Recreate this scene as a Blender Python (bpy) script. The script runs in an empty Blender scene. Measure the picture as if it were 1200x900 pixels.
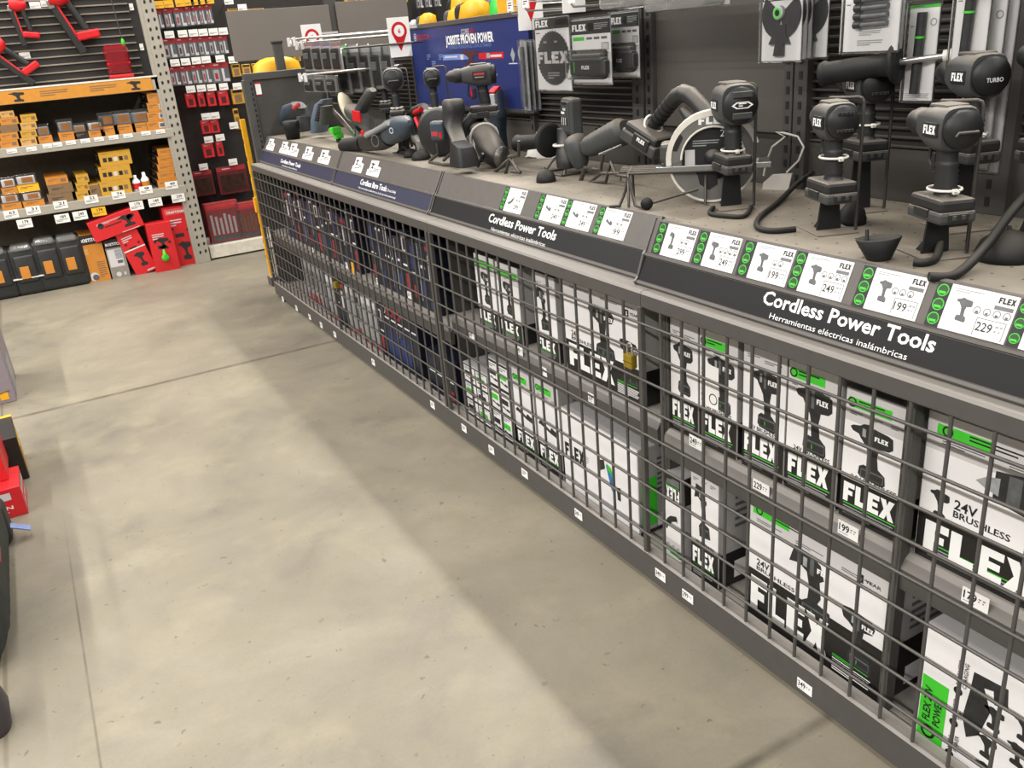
import bpy, bmesh, math, random
from mathutils import Vector, Matrix
random.seed(7)
SC = bpy.context.scene; COL = SC.collection
PI = math.pi
# ------------------------------------------------------------------ camera
CH, CF = 1.6, 1003.75
YAW, PITCH, ROLL = 0.48315865, 0.38535137, -0.08910078
CAM = Vector((0, 0, CH))
FWD = Vector((math.sin(YAW)*math.cos(PITCH), math.cos(YAW)*math.cos(PITCH), -math.sin(PITCH)))
_r = Vector((math.cos(YAW), -math.sin(YAW), 0)); _u = _r.cross(FWD)
RR = _r*math.cos(ROLL)+_u*math.sin(ROLL); UU = -_r*math.sin(ROLL)+_u*math.cos(ROLL)
cd = bpy.data.cameras.new('camera'); cam = bpy.data.objects.new('camera', cd); COL.objects.link(cam)
cd.sensor_width = 36; cd.lens = CF*36/1200; cd.clip_start = .02; cd.clip_end = 60
_m = Matrix((RR, UU, -FWD)).transposed().to_4x4(); _m.translation = CAM
cam.matrix_world = _m; SC.camera = cam
def ray(px, py): return FWD+RR*((px-600)/CF)-UU*((py-450)/CF)
def AX(px, py, X): d = ray(px, py); return CAM+d*(X/d.x)
def AY(px, py, Y): d = ray(px, py); return CAM+d*(Y/d.y)
def AZ(px, py, Z): d = ray(px, py); return CAM+d*((Z-CH)/d.z)
# ------------------------------------------------------------------ materials
def lin(h):
    h = h.lstrip('#'); o = []
    for i in (0, 2, 4):
        c = int(h[i:i+2], 16)/255; o.append(c/12.92 if c <= .04045 else ((c+.055)/1.055)**2.4)
    return (*o, 1)
MATS = {}
def mat(name, h, rough=.5, metal=0, var=.12, scale=25, bump=0, dust=0, dusth='9c9182', emit=0, spec=.5):
    if name in MATS: return MATS[name]
    m = bpy.data.materials.new(name); m.use_nodes = True; MATS[name] = m
    nt = m.node_tree; N = nt.nodes; L = nt.links; b = N['Principled BSDF']
    c = lin(h); tc = N.new('ShaderNodeTexCoord'); nz = N.new('ShaderNodeTexNoise')
    nz.inputs['Scale'].default_value = scale; nz.inputs['Detail'].default_value = 4
    L.new(tc.outputs['Object'], nz.inputs['Vector'])
    rp = N.new('ShaderNodeValToRGB'); e = rp.color_ramp.elements
    e[0].position = .3; e[1].position = .72
    e[0].color = (*[x*(1-var) for x in c[:3]], 1); e[1].color = (*[min(1, x*(1+var)) for x in c[:3]], 1)
    L.new(nz.outputs['Fac'], rp.inputs['Fac']); out = rp.outputs['Color']
    if dust:
        g = N.new('ShaderNodeNewGeometry'); sx = N.new('ShaderNodeSeparateXYZ'); L.new(g.outputs['Normal'], sx.inputs[0])
        mr = N.new('ShaderNodeMapRange'); mr.inputs[1].default_value = .25; mr.inputs[2].default_value = .95; mr.inputs[4].default_value = dust
        L.new(sx.outputs['Z'], mr.inputs[0])
        mx = N.new('ShaderNodeMix'); mx.data_type = 'RGBA'; L.new(mr.outputs[0], mx.inputs[0])
        L.new(out, mx.inputs[6]); mx.inputs[7].default_value = lin(dusth); out = mx.outputs[2]
    L.new(out, b.inputs['Base Color'])
    b.inputs['Roughness'].default_value = rough; b.inputs['Metallic'].default_value = metal
    b.inputs['Specular IOR Level'].default_value = spec
    if bump:
        bp = N.new('ShaderNodeBump'); bp.inputs['Strength'].default_value = bump; bp.inputs['Distance'].default_value = .002
        L.new(nz.outputs['Fac'], bp.inputs['Height']); L.new(bp.outputs[0], b.inputs['Normal'])
    return m
def clear(name, gl=.1, haze=.06, h='d8d8d4', rough=.08):
    if name in MATS: return MATS[name]
    m = bpy.data.materials.new(name); m.use_nodes = True; MATS[name] = m
    nt = m.node_tree; N = nt.nodes; L = nt.links; N.remove(N['Principled BSDF']); o = N['Material Output']
    t = N.new('ShaderNodeBsdfTransparent'); g = N.new('ShaderNodeBsdfGlossy'); d = N.new('ShaderNodeBsdfDiffuse')
    g.inputs['Roughness'].default_value = rough; d.inputs['Color'].default_value = lin(h)
    nz = N.new('ShaderNodeTexNoise'); nz.inputs['Scale'].default_value = 40
    mr = N.new('ShaderNodeMapRange'); mr.inputs[3].default_value = haze*.4; mr.inputs[4].default_value = haze*1.6
    L.new(nz.outputs['Fac'], mr.inputs[0])
    a = N.new('ShaderNodeMixShader'); L.new(mr.outputs[0], a.inputs[0]); L.new(t.outputs[0], a.inputs[1]); L.new(d.outputs[0], a.inputs[2])
    f = N.new('ShaderNodeFresnel'); f.inputs[0].default_value = 1.4
    ml = N.new('ShaderNodeMath'); ml.operation = 'ADD'; ml.inputs[1].default_value = gl*.4; L.new(f.outputs[0], ml.inputs[0])
    c = N.new('ShaderNodeMixShader'); L.new(ml.outputs[0], c.inputs[0]); L.new(a.outputs[0], c.inputs[1]); L.new(g.outputs[0], c.inputs[2])
    L.new(c.outputs[0], o.inputs[0]); return m
STEEL = mat('grey_powder_coat', '4b4947', .45, var=.06, dust=.7, dusth='a49d95')
STEELD = mat('dark_powder_coat', '454340', .5, var=.08, dust=.3)
WIRE = mat('wire_grey', '4f4d4b', .4, metal=.2, var=.05, dust=.2)
BLACK = mat('black_plastic', '1d1d1d', .5, var=.15, dust=.2, dusth='6d665c')
RUB = mat('black_rubber', '191a1a', .62, var=.2, dust=.3, dusth='6f685e', spec=.35)
GREYP = mat('grey_plastic', '4b4e50', .5, var=.1, dust=.3)
INK = mat('black_ink', '161616', .5, var=.05)
WHITE = mat('white_card', 'f2f0ee', .5, var=.02)
TEXTW = mat('white_print', 'f4f4f2', .5, var=.01)
GREEN = mat('green_print', '3fc42c', .5, var=.04)
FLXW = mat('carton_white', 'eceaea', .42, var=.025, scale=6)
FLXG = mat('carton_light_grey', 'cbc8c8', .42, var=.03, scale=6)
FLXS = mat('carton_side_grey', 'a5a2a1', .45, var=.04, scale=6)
FLXB = mat('carton_black', '1c1b1b', .4, var=.1)
PICD = mat('picture_dark', '28292a', .45, var=.3, scale=60)
PICM = mat('picture_mid', '5a5c5e', .45, var=.25, scale=60)
PICL = mat('picture_light', '9a9c9e', .45, var=.2, scale=60)
RED = mat('red_plastic', 'c8141c', .4, var=.1)
REDC = mat('red_carton', 'cf2329', .4, var=.06)
YEL = mat('yellow_plastic', 'f0b01c', .45, var=.08)
YELC = mat('yellow_carton', 'c4942f', .5, var=.07)
ORG = mat('orange_carton', 'c47f2e', .5, var=.07)
BRN = mat('brown_carton', '7d6346', .55, var=.1)
NAVY = mat('navy_print', '2c3048', .45, var=.06)
SILV = mat('bright_metal', 'b4b4b2', .28, metal=.9, var=.06)
ZIP = mat('white_nylon', 'e2ded6', .45, var=.04)
CHROME = mat('zinc_wire', 'c4c2bc', .3, metal=.8, var=.05)
# ------------------------------------------------------------------ mesh builder
def FR(o, u, v):
    u = Vector(u).normalized(); v = Vector(v).normalized(); n = u.cross(v)
    M = Matrix((u, v, n)).transposed().to_4x4(); M.translation = Vector(o); return M
def WEST(X, y, z): return FR((X, y, z), (0, -1, 0), (0, 0, 1))      # faces the aisle
def SOUTH(x, Y, z): return FR((x, Y, z), (1, 0, 0), (0, 0, 1))      # faces the camera end
def TR(x=0, y=0, z=0): return Matrix.Translation((x, y, z))
def RZ(a): return Matrix.Rotation(a, 4, 'Z')
def RX(a): return Matrix.Rotation(a, 4, 'X')
def RY(a): return Matrix.Rotation(a, 4, 'Y')
def uv(F, px, py):
    n = F.col[2].xyz; o = F.translation; d = ray(px, py)
    p = CAM+d*((o-CAM).dot(n)/d.dot(n)); q = F.inverted() @ p; return q.x, q.y
TXT = {}
def glyphs(s, bold):
    k = (s, bold)
    if k not in TXT:
        c = bpy.data.curves.new('lettering', 'FONT'); c.body = s; c.size = 1; c.resolution_u = 2; c.offset = bold
        o = bpy.data.objects.new('lettering', c); me = bpy.data.meshes.new_from_object(o)
        vs = [v.co.copy() for v in me.vertices]; fs = [tuple(p.vertices) for p in me.polygons]
        bpy.data.objects.remove(o); bpy.data.meshes.remove(me); bpy.data.curves.remove(c)
        x0 = min((v.x for v in vs), default=0); x1 = max((v.x for v in vs), default=1)
        TXT[k] = (vs, fs, x0, x1)
    return TXT[k]
BOXC = {}
class MB:
    def __init__(s, T=None): s.v = []; s.f = []; s.mi = []; s.sm = []; s.ms = []; s.T = T or Matrix()
    def add(s, vs, fs, m, smooth=False, T=None):
        if m not in s.ms: s.ms.append(m)
        k = s.ms.index(m); b = len(s.v); M = s.T @ T if T is not None else s.T
        s.v += [M @ Vector(v) for v in vs]; s.f += [tuple(i+b for i in f) for f in fs]
        s.mi += [k]*len(fs); s.sm += [smooth]*len(fs); return s
    def box(s, x0, x1, y0, y1, z0, z1, m, bev=0, T=None, seg=2):
        if bev:
            bm = bmesh.new(); bmesh.ops.create_cube(bm, size=1)
            for v in bm.verts: v.co = Vector(((x0+x1)/2+v.co.x*(x1-x0), (y0+y1)/2+v.co.y*(y1-y0), (z0+z1)/2+v.co.z*(z1-z0)))
            bmesh.ops.bevel(bm, geom=bm.edges[:], offset=min(bev, .49*abs(x1-x0), .49*abs(y1-y0), .49*abs(z1-z0)), segments=seg, affect='EDGES', profile=.5)
            bm.verts.index_update(); s.add([v.co.copy() for v in bm.verts], [tuple(v.index for v in f.verts) for f in bm.faces], m, seg > 2, T); bm.free(); return s
        vs = [(x, y, z) for z in (z0, z1) for y in (y0, y1) for x in (x0, x1)]
        return s.add(vs, [(0, 2, 3, 1), (4, 5, 7, 6), (0, 1, 5, 4), (2, 6, 7, 3), (0, 4, 6, 2), (1, 3, 7, 5)], m, False, T)
    def poly(s, pts, m, z=.0006, T=None): return s.add([(p[0], p[1], z) for p in pts], [tuple(range(len(pts)))], m, False, T)
    def rect(s, x0, y0, x1, y1, m, z=.0006, T=None): return s.poly([(x0, y0), (x1, y0), (x1, y1), (x0, y1)], m, z, T)
    def disc(s, x, y, r, m, z=.0006, n=16, T=None, ry=None):
        ry = ry or r; return s.poly([(x+r*math.cos(i*2*PI/n), y+ry*math.sin(i*2*PI/n)) for i in range(n)], m, z, T)
    def ringp(s, x, y, r, r2, m, z=.0006, n=16, T=None):
        vs = [(x+q*math.cos(i*2*PI/n), y+q*math.sin(i*2*PI/n), z) for q in (r, r2) for i in range(n)]
        return s.add(vs, [(i, (i+1) % n, n+(i+1) % n, n+i) for i in range(n)], m, False, T)
    def prism(s, pts, z0, z1, m, T=None, m2=None):
        n = len(pts); vs = [(p[0], p[1], z0) for p in pts]+[(p[0], p[1], z1) for p in pts]
        s.add(vs, [tuple(range(n))[::-1]]+[(i, (i+1) % n, n+(i+1) % n, n+i) for i in range(n)], m, False, T)
        return s.add(vs[n:], [tuple(range(n))], m2 or m, False, T)
    def loft(s, rings, m, smooth=True, cap=True, T=None):
        n = len(rings[0]); vs = [p for r in rings for p in r]
        fs = [(k*n+i, k*n+(i+1) % n, (k+1)*n+(i+1) % n, (k+1)*n+i) for k in range(len(rings)-1) for i in range(n)]
        s.add(vs, fs, m, smooth, T)
        if cap: s.add(rings[0], [tuple(range(n))[::-1]], m, False, T); s.add(rings[-1], [tuple(range(n))], m, False, T)
        return s
    def lathe(s, prof, m, n=18, T=None, smooth=True):                 # axis +x, prof = (x, r)
        return s.loft([[Vector((x, max(r, 1e-4)*math.cos(a*2*PI/n), max(r, 1e-4)*math.sin(a*2*PI/n))) for a in range(n)] for x, r in prof], m, smooth, True, T)
    def tube(s, pts, r, m, n=7, T=None, closed=False):
        P = [Vector(p) for p in pts]; k = len(P); R = r if isinstance(r, (list, tuple)) else [r]*k
        rings = []; nx = None
        for i in range(k):
            t = (P[min(i+1, k-1)]-P[max(i-1, 0)]).normalized()
            if nx is None: a = Vector((0, 0, 1)) if abs(t.z) < .9 else Vector((1, 0, 0)); nx = t.cross(a).normalized()
            else: nx = (nx-t*nx.dot(t)); nx = nx.normalized() if nx.length > 1e-6 else t.orthogonal().normalized()
            b = t.cross(nx); rings.append([P[i]+(nx*math.cos(j*2*PI/n)+b*math.sin(j*2*PI/n))*R[i] for j in range(n)])
        return s.loft(rings, m, True, True, T)
    def sweep(s, secs, m, p=2.6, n=20, T=None, cap=True):            # secs: (centre, a, b, ua, ub) superellipse sections
        rings = []
        for c, a, b, ua, ub in secs:
            c = Vector(c); ua = Vector(ua).normalized(); ub = Vector(ub).normalized(); g = []
            for i in range(n):
                t = i*2*PI/n; x, y = math.cos(t), math.sin(t)
                g.append(c+ua*(a*math.copysign(abs(x)**(2/p), x))+ub*(b*math.copysign(abs(y)**(2/p), y)))
            rings.append(g)
        return s.loft(rings, m, True, cap, T)
    def ball(s, c, r, m, n=14, sc=(1, 1, 1), T=None, lo=-1, hi=1):
        k = 8; rings = []
        for i in range(k+1):
            z = math.sin((lo+(hi-lo)*i/k)*PI/2); q = math.sqrt(max(1e-6, 1-z*z))
            rings.append([Vector((c[0]+r*sc[0]*q*math.cos(j*2*PI/n), c[1]+r*sc[1]*q*math.sin(j*2*PI/n), c[2]+r*sc[2]*z)) for j in range(n)])
        return s.loft(rings, m, True, True, T)
    def text(s, t, x, y, h, m, w=None, bold=0, al='l', z=.0009, T=None):
        vs, fs, x0, x1 = glyphs(t, bold); sy = h/.73; sx = w/(x1-x0) if w else sy
        W = (x1-x0)*sx; ox = x-(W if al == 'r' else W/2 if al == 'c' else 0)
        return s.add([(ox+(v.x-x0)*sx, y+v.y*sy, z) for v in vs], fs, m, False, T)
    def flex(s, x, y, w, h, m, z=.0009, T=None):
        L = [[(0, 0), (.42, 0), (.42, .36), (.8, .36), (.8, .6), (.42, .6), (.42, .74), (.95, .74), (.95, 1), (0, 1)],
             [(0, 0), (.95, 0), (.95, .27), (.42, .27), (.42, 1), (0, 1)],
             [(0, 0), (.95, 0), (.95, .25), (.42, .25), (.42, .39), (.85, .39), (.85, .61), (.42, .61), (.42, .75), (.95, .75), (.95, 1), (0, 1)],
             [(-.05, 0), (.4, 0), (.55, .27), (.7, 0), (1.15, 0), (.8, .5), (1.12, 1), (.68, 1), (.55, .74), (.42, 1), (-.02, 1), (.3, .5)]]
        for i, p in enumerate(L): s.poly([(x+w*(i*.243+q[0]*.232), y+h*q[1]) for q in p], m, z, T)
        return s
    def lines(s, x, y, w, h, k, m, z=.0008, T=None, fill=.45):      # lines of print too small to read
        d = h/k
        for i in range(k):
            L = w*(.98 if i < k-1 else .55)*(1-.12*((i*7) % 3)/3); yy = y-i*d; s.rect(x, yy-d*fill, x+L, yy, m, z, T)
        return s
    def build(s, name, parent=None, M=None, T=None):
        me = bpy.data.meshes.new(name); me.from_pydata([tuple(v) for v in s.v], [], s.f)
        for m in s.ms: me.materials.append(m)
        me.polygons.foreach_set('material_index', s.mi); me.polygons.foreach_set('use_smooth', s.sm); me.update()
        o = bpy.data.objects.new(name, me); COL.objects.link(o)
        if parent: o.parent = parent
        if M is not None: o.matrix_world = M
        return o
def tag(o, label, cat, group=None, kind=None):
    o['label'] = label; o['category'] = cat
    if group: o['group'] = group
    if kind: o['kind'] = kind
    return o
def thing(name, label, cat, M=None, group=None):
    o = bpy.data.objects.new(name, None); COL.objects.link(o); o.empty_display_size = .05
    if M is not None: o.matrix_world = M
    return tag(o, label, cat, group)
def struct(o): o['kind'] = 'structure'; return o
ORD = 'first second third fourth fifth sixth seventh eighth ninth tenth eleventh twelfth thirteenth fourteenth fifteenth sixteenth seventeenth eighteenth nineteenth twentieth'.split()
ORD += ['twenty-'+x for x in ORD[:9]]
# ------------------------------------------------------------------ setting: floor, light, walls
def floor_mat():
    m = bpy.data.materials.new('polished_concrete'); m.use_nodes = True; N = m.node_tree.nodes; L = m.node_tree.links; b = N['Principled BSDF']
    tc = N.new('ShaderNodeTexCoord')
    def noise(sc, det, rough=.55, dist=0):
        n = N.new('ShaderNodeTexNoise'); n.inputs['Scale'].default_value = sc; n.inputs['Detail'].default_value = det
        n.inputs['Roughness'].default_value = rough; n.inputs['Distortion'].default_value = dist; L.new(tc.outputs['Object'], n.inputs['Vector']); return n
    def mix(fac, a, c, bl='MIX', f=None):
        x = N.new('ShaderNodeMix'); x.data_type = 'RGBA'; x.blend_type = bl
        if f is None: L.new(fac, x.inputs[0])
        else: x.inputs[0].default_value = f
        for v, i in ((a, 6), (c, 7)):
            if isinstance(v, tuple): x.inputs[i].default_value = v
            else: L.new(v, x.inputs[i])
        return x.outputs[2]
    def ramp(src, p0, p1, c0, c1):
        r = N.new('ShaderNodeValToRGB'); e = r.color_ramp.elements; e[0].position = p0; e[1].position = p1; e[0].color = c0; e[1].color = c1
        L.new(src, r.inputs[0]); return r.outputs[0]
    n1 = noise(1.3, 6, .6, .6); n2 = noise(5, 8, .6, .3); n3 = noise(90, 3); n4 = noise(24, 2)
    c = ramp(n1.outputs['Fac'], .32, .7, lin('746e62'), lin('978f7e'))
    f2 = N.new('ShaderNodeMapRange'); f2.inputs[1].default_value = .42; f2.inputs[2].default_value = .66; f2.inputs[4].default_value = .75; L.new(n2.outputs['Fac'], f2.inputs[0])
    c = mix(f2.outputs[0], c, lin('867f6d')); n5 = noise(3.2, 7, .6, .25); f5 = N.new('ShaderNodeMapRange'); f5.inputs[1].default_value = .52; f5.inputs[2].default_value = .7; f5.inputs[4].default_value = .4; L.new(n5.outputs['Fac'], f5.inputs[0])
    c = mix(f5.outputs[0], c, lin('a1987f')); n6 = noise(38, 2, .5, .5)
    c = mix(None, c, ramp(n6.outputs['Fac'], .715, .73, (1, 1, 1, 1), (.42, .38, .33, 1)), 'MULTIPLY', .6)
    c = mix(None, c, ramp(n3.outputs['Fac'], .3, .75, (.88, .87, .86, 1), (1, 1, 1, 1)), 'MULTIPLY', .6)
    c = mix(None, c, ramp(n4.outputs['Fac'], .70, .74, (1, 1, 1, 1), (.55, .53, .5, 1)), 'MULTIPLY', .45)
    sx = N.new('ShaderNodeSeparateXYZ'); L.new(tc.outputs['Object'], sx.inputs[0])
    def line(axis, at, w, soft, dark, strength, ymax=None):
        nonlocal c
        a = N.new('ShaderNodeMath'); a.operation = 'SUBTRACT'; L.new(sx.outputs[axis], a.inputs[0]); a.inputs[1].default_value = at
        ab = N.new('ShaderNodeMath'); ab.operation = 'ABSOLUTE'; L.new(a.outputs[0], ab.inputs[0])
        mr = N.new('ShaderNodeMapRange'); mr.inputs[1].default_value = w; mr.inputs[2].default_value = w+soft; mr.inputs[3].default_value = strength; mr.inputs[4].default_value = 0
        L.new(ab.outputs[0], mr.inputs[0]); ml = N.new('ShaderNodeMath'); ml.operation = 'MULTIPLY'; L.new(mr.outputs[0], ml.inputs[0])
        mr2 = N.new('ShaderNodeMapRange'); mr2.inputs[1].default_value = .35; mr2.inputs[2].default_value = .6; mr2.inputs[3].default_value = .45; L.new(n2.outputs['Fac'], mr2.inputs[0])
        L.new(mr2.outputs[0], ml.inputs[1])
        if ymax:
            mk = N.new('ShaderNodeMapRange'); mk.inputs[1].default_value = ymax-.9; mk.inputs[2].default_value = ymax; mk.inputs[3].default_value = 1; mk.inputs[4].default_value = 0; L.new(sx.outputs['Y'], mk.inputs[0])
            m3 = N.new('ShaderNodeMath'); m3.operation = 'MULTIPLY'; L.new(ml.outputs[0], m3.inputs[0]); L.new(mk.outputs[0], m3.inputs[1]); ml = m3
        c = mix(ml.outputs[0], c, lin(dark))
    line('Y', 4.8, .006, .02, '4b4438', .8); line('Y', 1.1, .003, .02, '4b463c', .75); line('Y', -1.5, .004, .018, '3f3a30', .9)
    line('X', -.21, .0008, .004, '5b5345', .8, 3.6); line('X', -.42, .003, .006, '6a6152', .9)
    L.new(c, b.inputs['Base Color'])
    r = N.new('ShaderNodeMapRange'); r.inputs[3].default_value = .35; r.inputs[4].default_value = .6; L.new(n2.outputs['Fac'], r.inputs[0]); L.new(r.outputs[0], b.inputs['Roughness'])
    b.inputs['Specular IOR Level'].default_value = .35
    bp = N.new('ShaderNodeBump'); bp.inputs['Strength'].default_value = .08; bp.inputs['Distance'].default_value = .002; L.new(n3.outputs['Fac'], bp.inputs['Height']); L.new(bp.outputs[0], b.inputs['Normal'])
    return m
fm = floor_mat()
struct(MB().box(-3, 6, -1.5, 9, -.06, 0, fm).build('floor'))
WALLM = mat('dark_wall_paint', '3a3734', .7, var=.08)
struct(MB().box(-3, 6, 8.9, 9, 0, 4.2, WALLM).build('wall_back'))
struct(MB().box(6, 6.1, -1.5, 9, 0, 4.2, WALLM).build('wall_right'))
def area(name, x, y, z, sx, sy, e, col, rot=(0, 0, 0)):
    l = bpy.data.lights.new(name, 'AREA'); l.shape = 'RECTANGLE'; l.size = sx; l.size_y = sy; l.energy = e; l.color = col
    o = bpy.data.objects.new(name, l); COL.objects.link(o); o.location = (x, y, z); o.rotation_euler = rot; return o
WARM = (1, .968, .925)
area('strip_light_next_aisle', 3.55, 3, 5, .2, 13, 520, WARM)
area('strip_light_aisle', -.2, 0, 5, .25, 19, 280, WARM)
area('strip_light_far_aisle', -3.6, 0, 4.6, .25, 19, 1400, WARM)
area('strip_light_cross_aisle', .2, 6.2, 4.6, 5, .25, 120, WARM)
w = bpy.data.worlds.new('store_air'); SC.world = w; w.use_nodes = True
w.node_tree.nodes['Background'].inputs[0].default_value = (1, .97, .93, 1); w.node_tree.nodes['Background'].inputs[1].default_value = .22
SC.view_settings.view_transform = 'Standard'; SC.view_settings.look = 'None'; SC.view_settings.gamma = 1; SC.view_settings.use_curve_mapping = False
SC.view_settings.exposure = 0
SC.cycles.max_bounces = 6; SC.cycles.transparent_max_bounces = 12
# ------------------------------------------------------------------ the caged display counter
FX = 1.35                                                            # aisle face of the wire mesh
PEG = None
def pegdeck():
    m = bpy.data.materials.new('perforated_deck'); m.use_nodes = True; N = m.node_tree.nodes; L = m.node_tree.links; b = N['Principled BSDF']
    tc = N.new('ShaderNodeTexCoord'); nz = N.new('ShaderNodeTexNoise'); nz.inputs['Scale'].default_value = 4; nz.inputs['Detail'].default_value = 7; L.new(tc.outputs['Object'], nz.inputs[0])
    r = N.new('ShaderNodeValToRGB'); r.color_ramp.elements[0].position = .35; r.color_ramp.elements[1].position = .7
    r.color_ramp.elements[0].color = lin('7d7568'); r.color_ramp.elements[1].color = lin('a3998a'); L.new(nz.outputs['Fac'], r.inputs[0])
    fr = N.new('ShaderNodeVectorMath'); fr.operation = 'FRACTION'; sc = N.new('ShaderNodeVectorMath'); sc.operation = 'SCALE'; sc.inputs[3].default_value = 1/.062
    L.new(tc.outputs['Object'], sc.inputs[0]); L.new(sc.outputs[0], fr.inputs[0])
    sb = N.new('ShaderNodeVectorMath'); sb.operation = 'SUBTRACT'; sb.inputs[1].default_value = (.5, .5, 0); L.new(fr.outputs[0], sb.inputs[0])
    mu = N.new('ShaderNodeVectorMath'); mu.operation = 'MULTIPLY'; mu.inputs[1].default_value = (1, 1, 0); L.new(sb.outputs[0], mu.inputs[0])
    ln = N.new('ShaderNodeVectorMath'); ln.operation = 'LENGTH'; L.new(mu.outputs[0], ln.inputs[0])
    lt = N.new('ShaderNodeMath'); lt.operation = 'LESS_THAN'; lt.inputs[1].default_value = .055; L.new(ln.outputs['Value'], lt.inputs[0])
    mx = N.new('ShaderNodeMix'); mx.data_type = 'RGBA'; L.new(lt.outputs[0], mx.inputs[0]); L.new(r.outputs[0], mx.inputs[6]); mx.inputs[7].default_value = lin('2a2622')
    L.new(mx.outputs[2], b.inputs['Base Color']); b.inputs['Roughness'].default_value = .6; return m
PEG = pegdeck()
FLEN = .1805; LEDGE = FLEN*.46; DX = [0]                             # DX: how far the top set of a cabinet stands forward
def FASC(y):
    if DX[0]: return FR((1.382, y, .94), (0, -1, 0), (.070, 0, .16))
    return FR((1.412, y, .94), (0, -1, 0), (.084, 0, .16))
def FTX(): return 1.449 if DX[0] else 1.497
LOWK = mat('fascia_black', '151616', .5, var=.15, scale=3, spec=.3)
HOLD = mat('fascia_grey', '5d5854', .5, var=.06)
SHZ = {}
def cabinet(name, label, y0, y1, shz, posts, fascias, door_wires, endgap=False):
    """y0 < y1; a steel base, a shelf, a capping rail, a wire gate and the perforated top"""
    t = thing(name, label, 'display cabinet', TR(1.35, (y0+y1)/2, 0)); O = TR(-1.35, -(y0+y1)/2, 0)
    b = MB(O)
    b.box(1.372, 1.98, y0, y1, 0, .03, STEELD)
    b.prism([(1.35, .022), (1.366, .018), (1.98, .018), (1.98, .085), (1.4, .085), (1.392, .112), (1.376, .112), (1.374, .119), (1.362, .119), (1.358, .112), (1.35, .108)], -y1, -y0, STEEL, FR((0, 0, 0), (1, 0, 0), (0, 0, 1)))
    b.build('base', t)
    s = MB(O); z = shz
    s.prism([(1.408, z-.082), (1.42, z-.086), (1.424, z-.03), (1.96, z-.03), (1.96, z), (1.43, z), (1.416, z-.010), (1.404, z-.03)], -y1+.012, -y0-.012, STEEL, FR((0, 0, 0), (1, 0, 0), (0, 0, 1)))
    s.build('shelf', t)
    r = MB(O)
    r.prism([(1.347, .897), (1.351, .893), (1.40, .893), (1.40, .905), (1.52, .905), (1.52, .938), (1.353, .938), (1.347, .932)], -y1+.001, -y0-.001, STEEL, FR((0, 0, 0), (1, 0, 0), (0, 0, 1)))
    r.build('cap_rail', t)
    k = MB(O); k.box(1.96, 1.985, y0, y1, .03, .9, STEELD); k.build('back_panel', t)
    for i, py in enumerate((y0+.006, y1-.006)):
        MB(O).box(1.43, 1.96, py-.005, py+.005, .086, .9, STEELD).build('side_panel', t)
    for py, wd in posts: MB(O).box(1.344, 1.36, py-wd, py+wd, .118, .895, STEELD, .002).build('post', t)
    g = MB(O)
    for a, c in door_wires:
        n = max(1, round((c-a)/.0835)); st = (c-a)/n
        for i in range(1, n): g.tube([(1.352, a+i*st, .119), (1.352, a+i*st, .894)], .0046, WIRE, 6)
        for j in range(9): g.tube([(1.346, a, .849-j*.083), (1.346, c, .849-j*.083)], .0037, WIRE, 6)
    g.build('wire_gate', t)
    d = MB(O); d.prism([(FTX(), 1.088), (FTX()+.004, 1.1), (2.02, 1.1), (2.02, 1.085), (FTX()+.01, 1.085)], -y1, -y0, PEG, FR((0, 0, 0), (1, 0, 0), (0, 0, 1)))
    d.build('display_top', t)
    d2 = MB(O); d2.box(1.94, 2.0, y0, y1, .905, 1.084, STEELD); d2.box(1.53, 1.94, y0+.002, y0+.012, .94, 1.084, STEELD); d2.box(1.53, 1.94, y1-.012, y1-.002, .94, 1.084, STEELD); d2.build('riser', t)
    for (fa, fb, low, words) in fascias:
        f = MB(O @ FASC(fb)); L = fb-fa
        f.T = O @ FASC(fb)
        pr = [(0, 0), (.004, -.012), (.012, -.014), (FLEN, -.012), (FLEN+.004, -.004), (FLEN, .001), (LEDGE+.008, .001), (LEDGE+.004, .007), (LEDGE-.002, .007), (LEDGE-.004, .0012), (.012, .0012), (.011, .005), (.004, .006)]
        P = Matrix(((0, 0, 1, 0), (1, 0, 0, 0), (0, 1, 0, 0), (0, 0, 0, 1)))
        f.prism([(p[0], p[1]) for p in pr], .004, L-.004, HOLD, P)
        f.poly([(.008, .013), (L-.008, .013), (L-.008, LEDGE-.005), (.008, LEDGE-.005)], low, .002)
        for ex in (0, L-.008): f.prism([(-.002, -.012), (FLEN+.004, -.014), (FLEN+.004, .004), (LEDGE+.01, .005), (LEDGE, .009), (.02, .004), (.006, .009), (-.002, .004)], ex, ex+.008, STEEL, P)
        fo = f.build('sign_strip', t)
        l = MB(O @ FASC(fb))
        for (s_, px0, py0, px1, py1, cap, bold) in words:
            F = FASC(fb); a = uv(F, px0, py0); c = uv(F, px1, py1)
            l.text(s_, a[0], (a[1]+c[1])/2, cap, TEXTW, w=c[0]-a[0], bold=bold, z=.0026)
        if words: l.build('lettering', fo)
    return t
YS = 3.186; YM = 1.785
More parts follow.
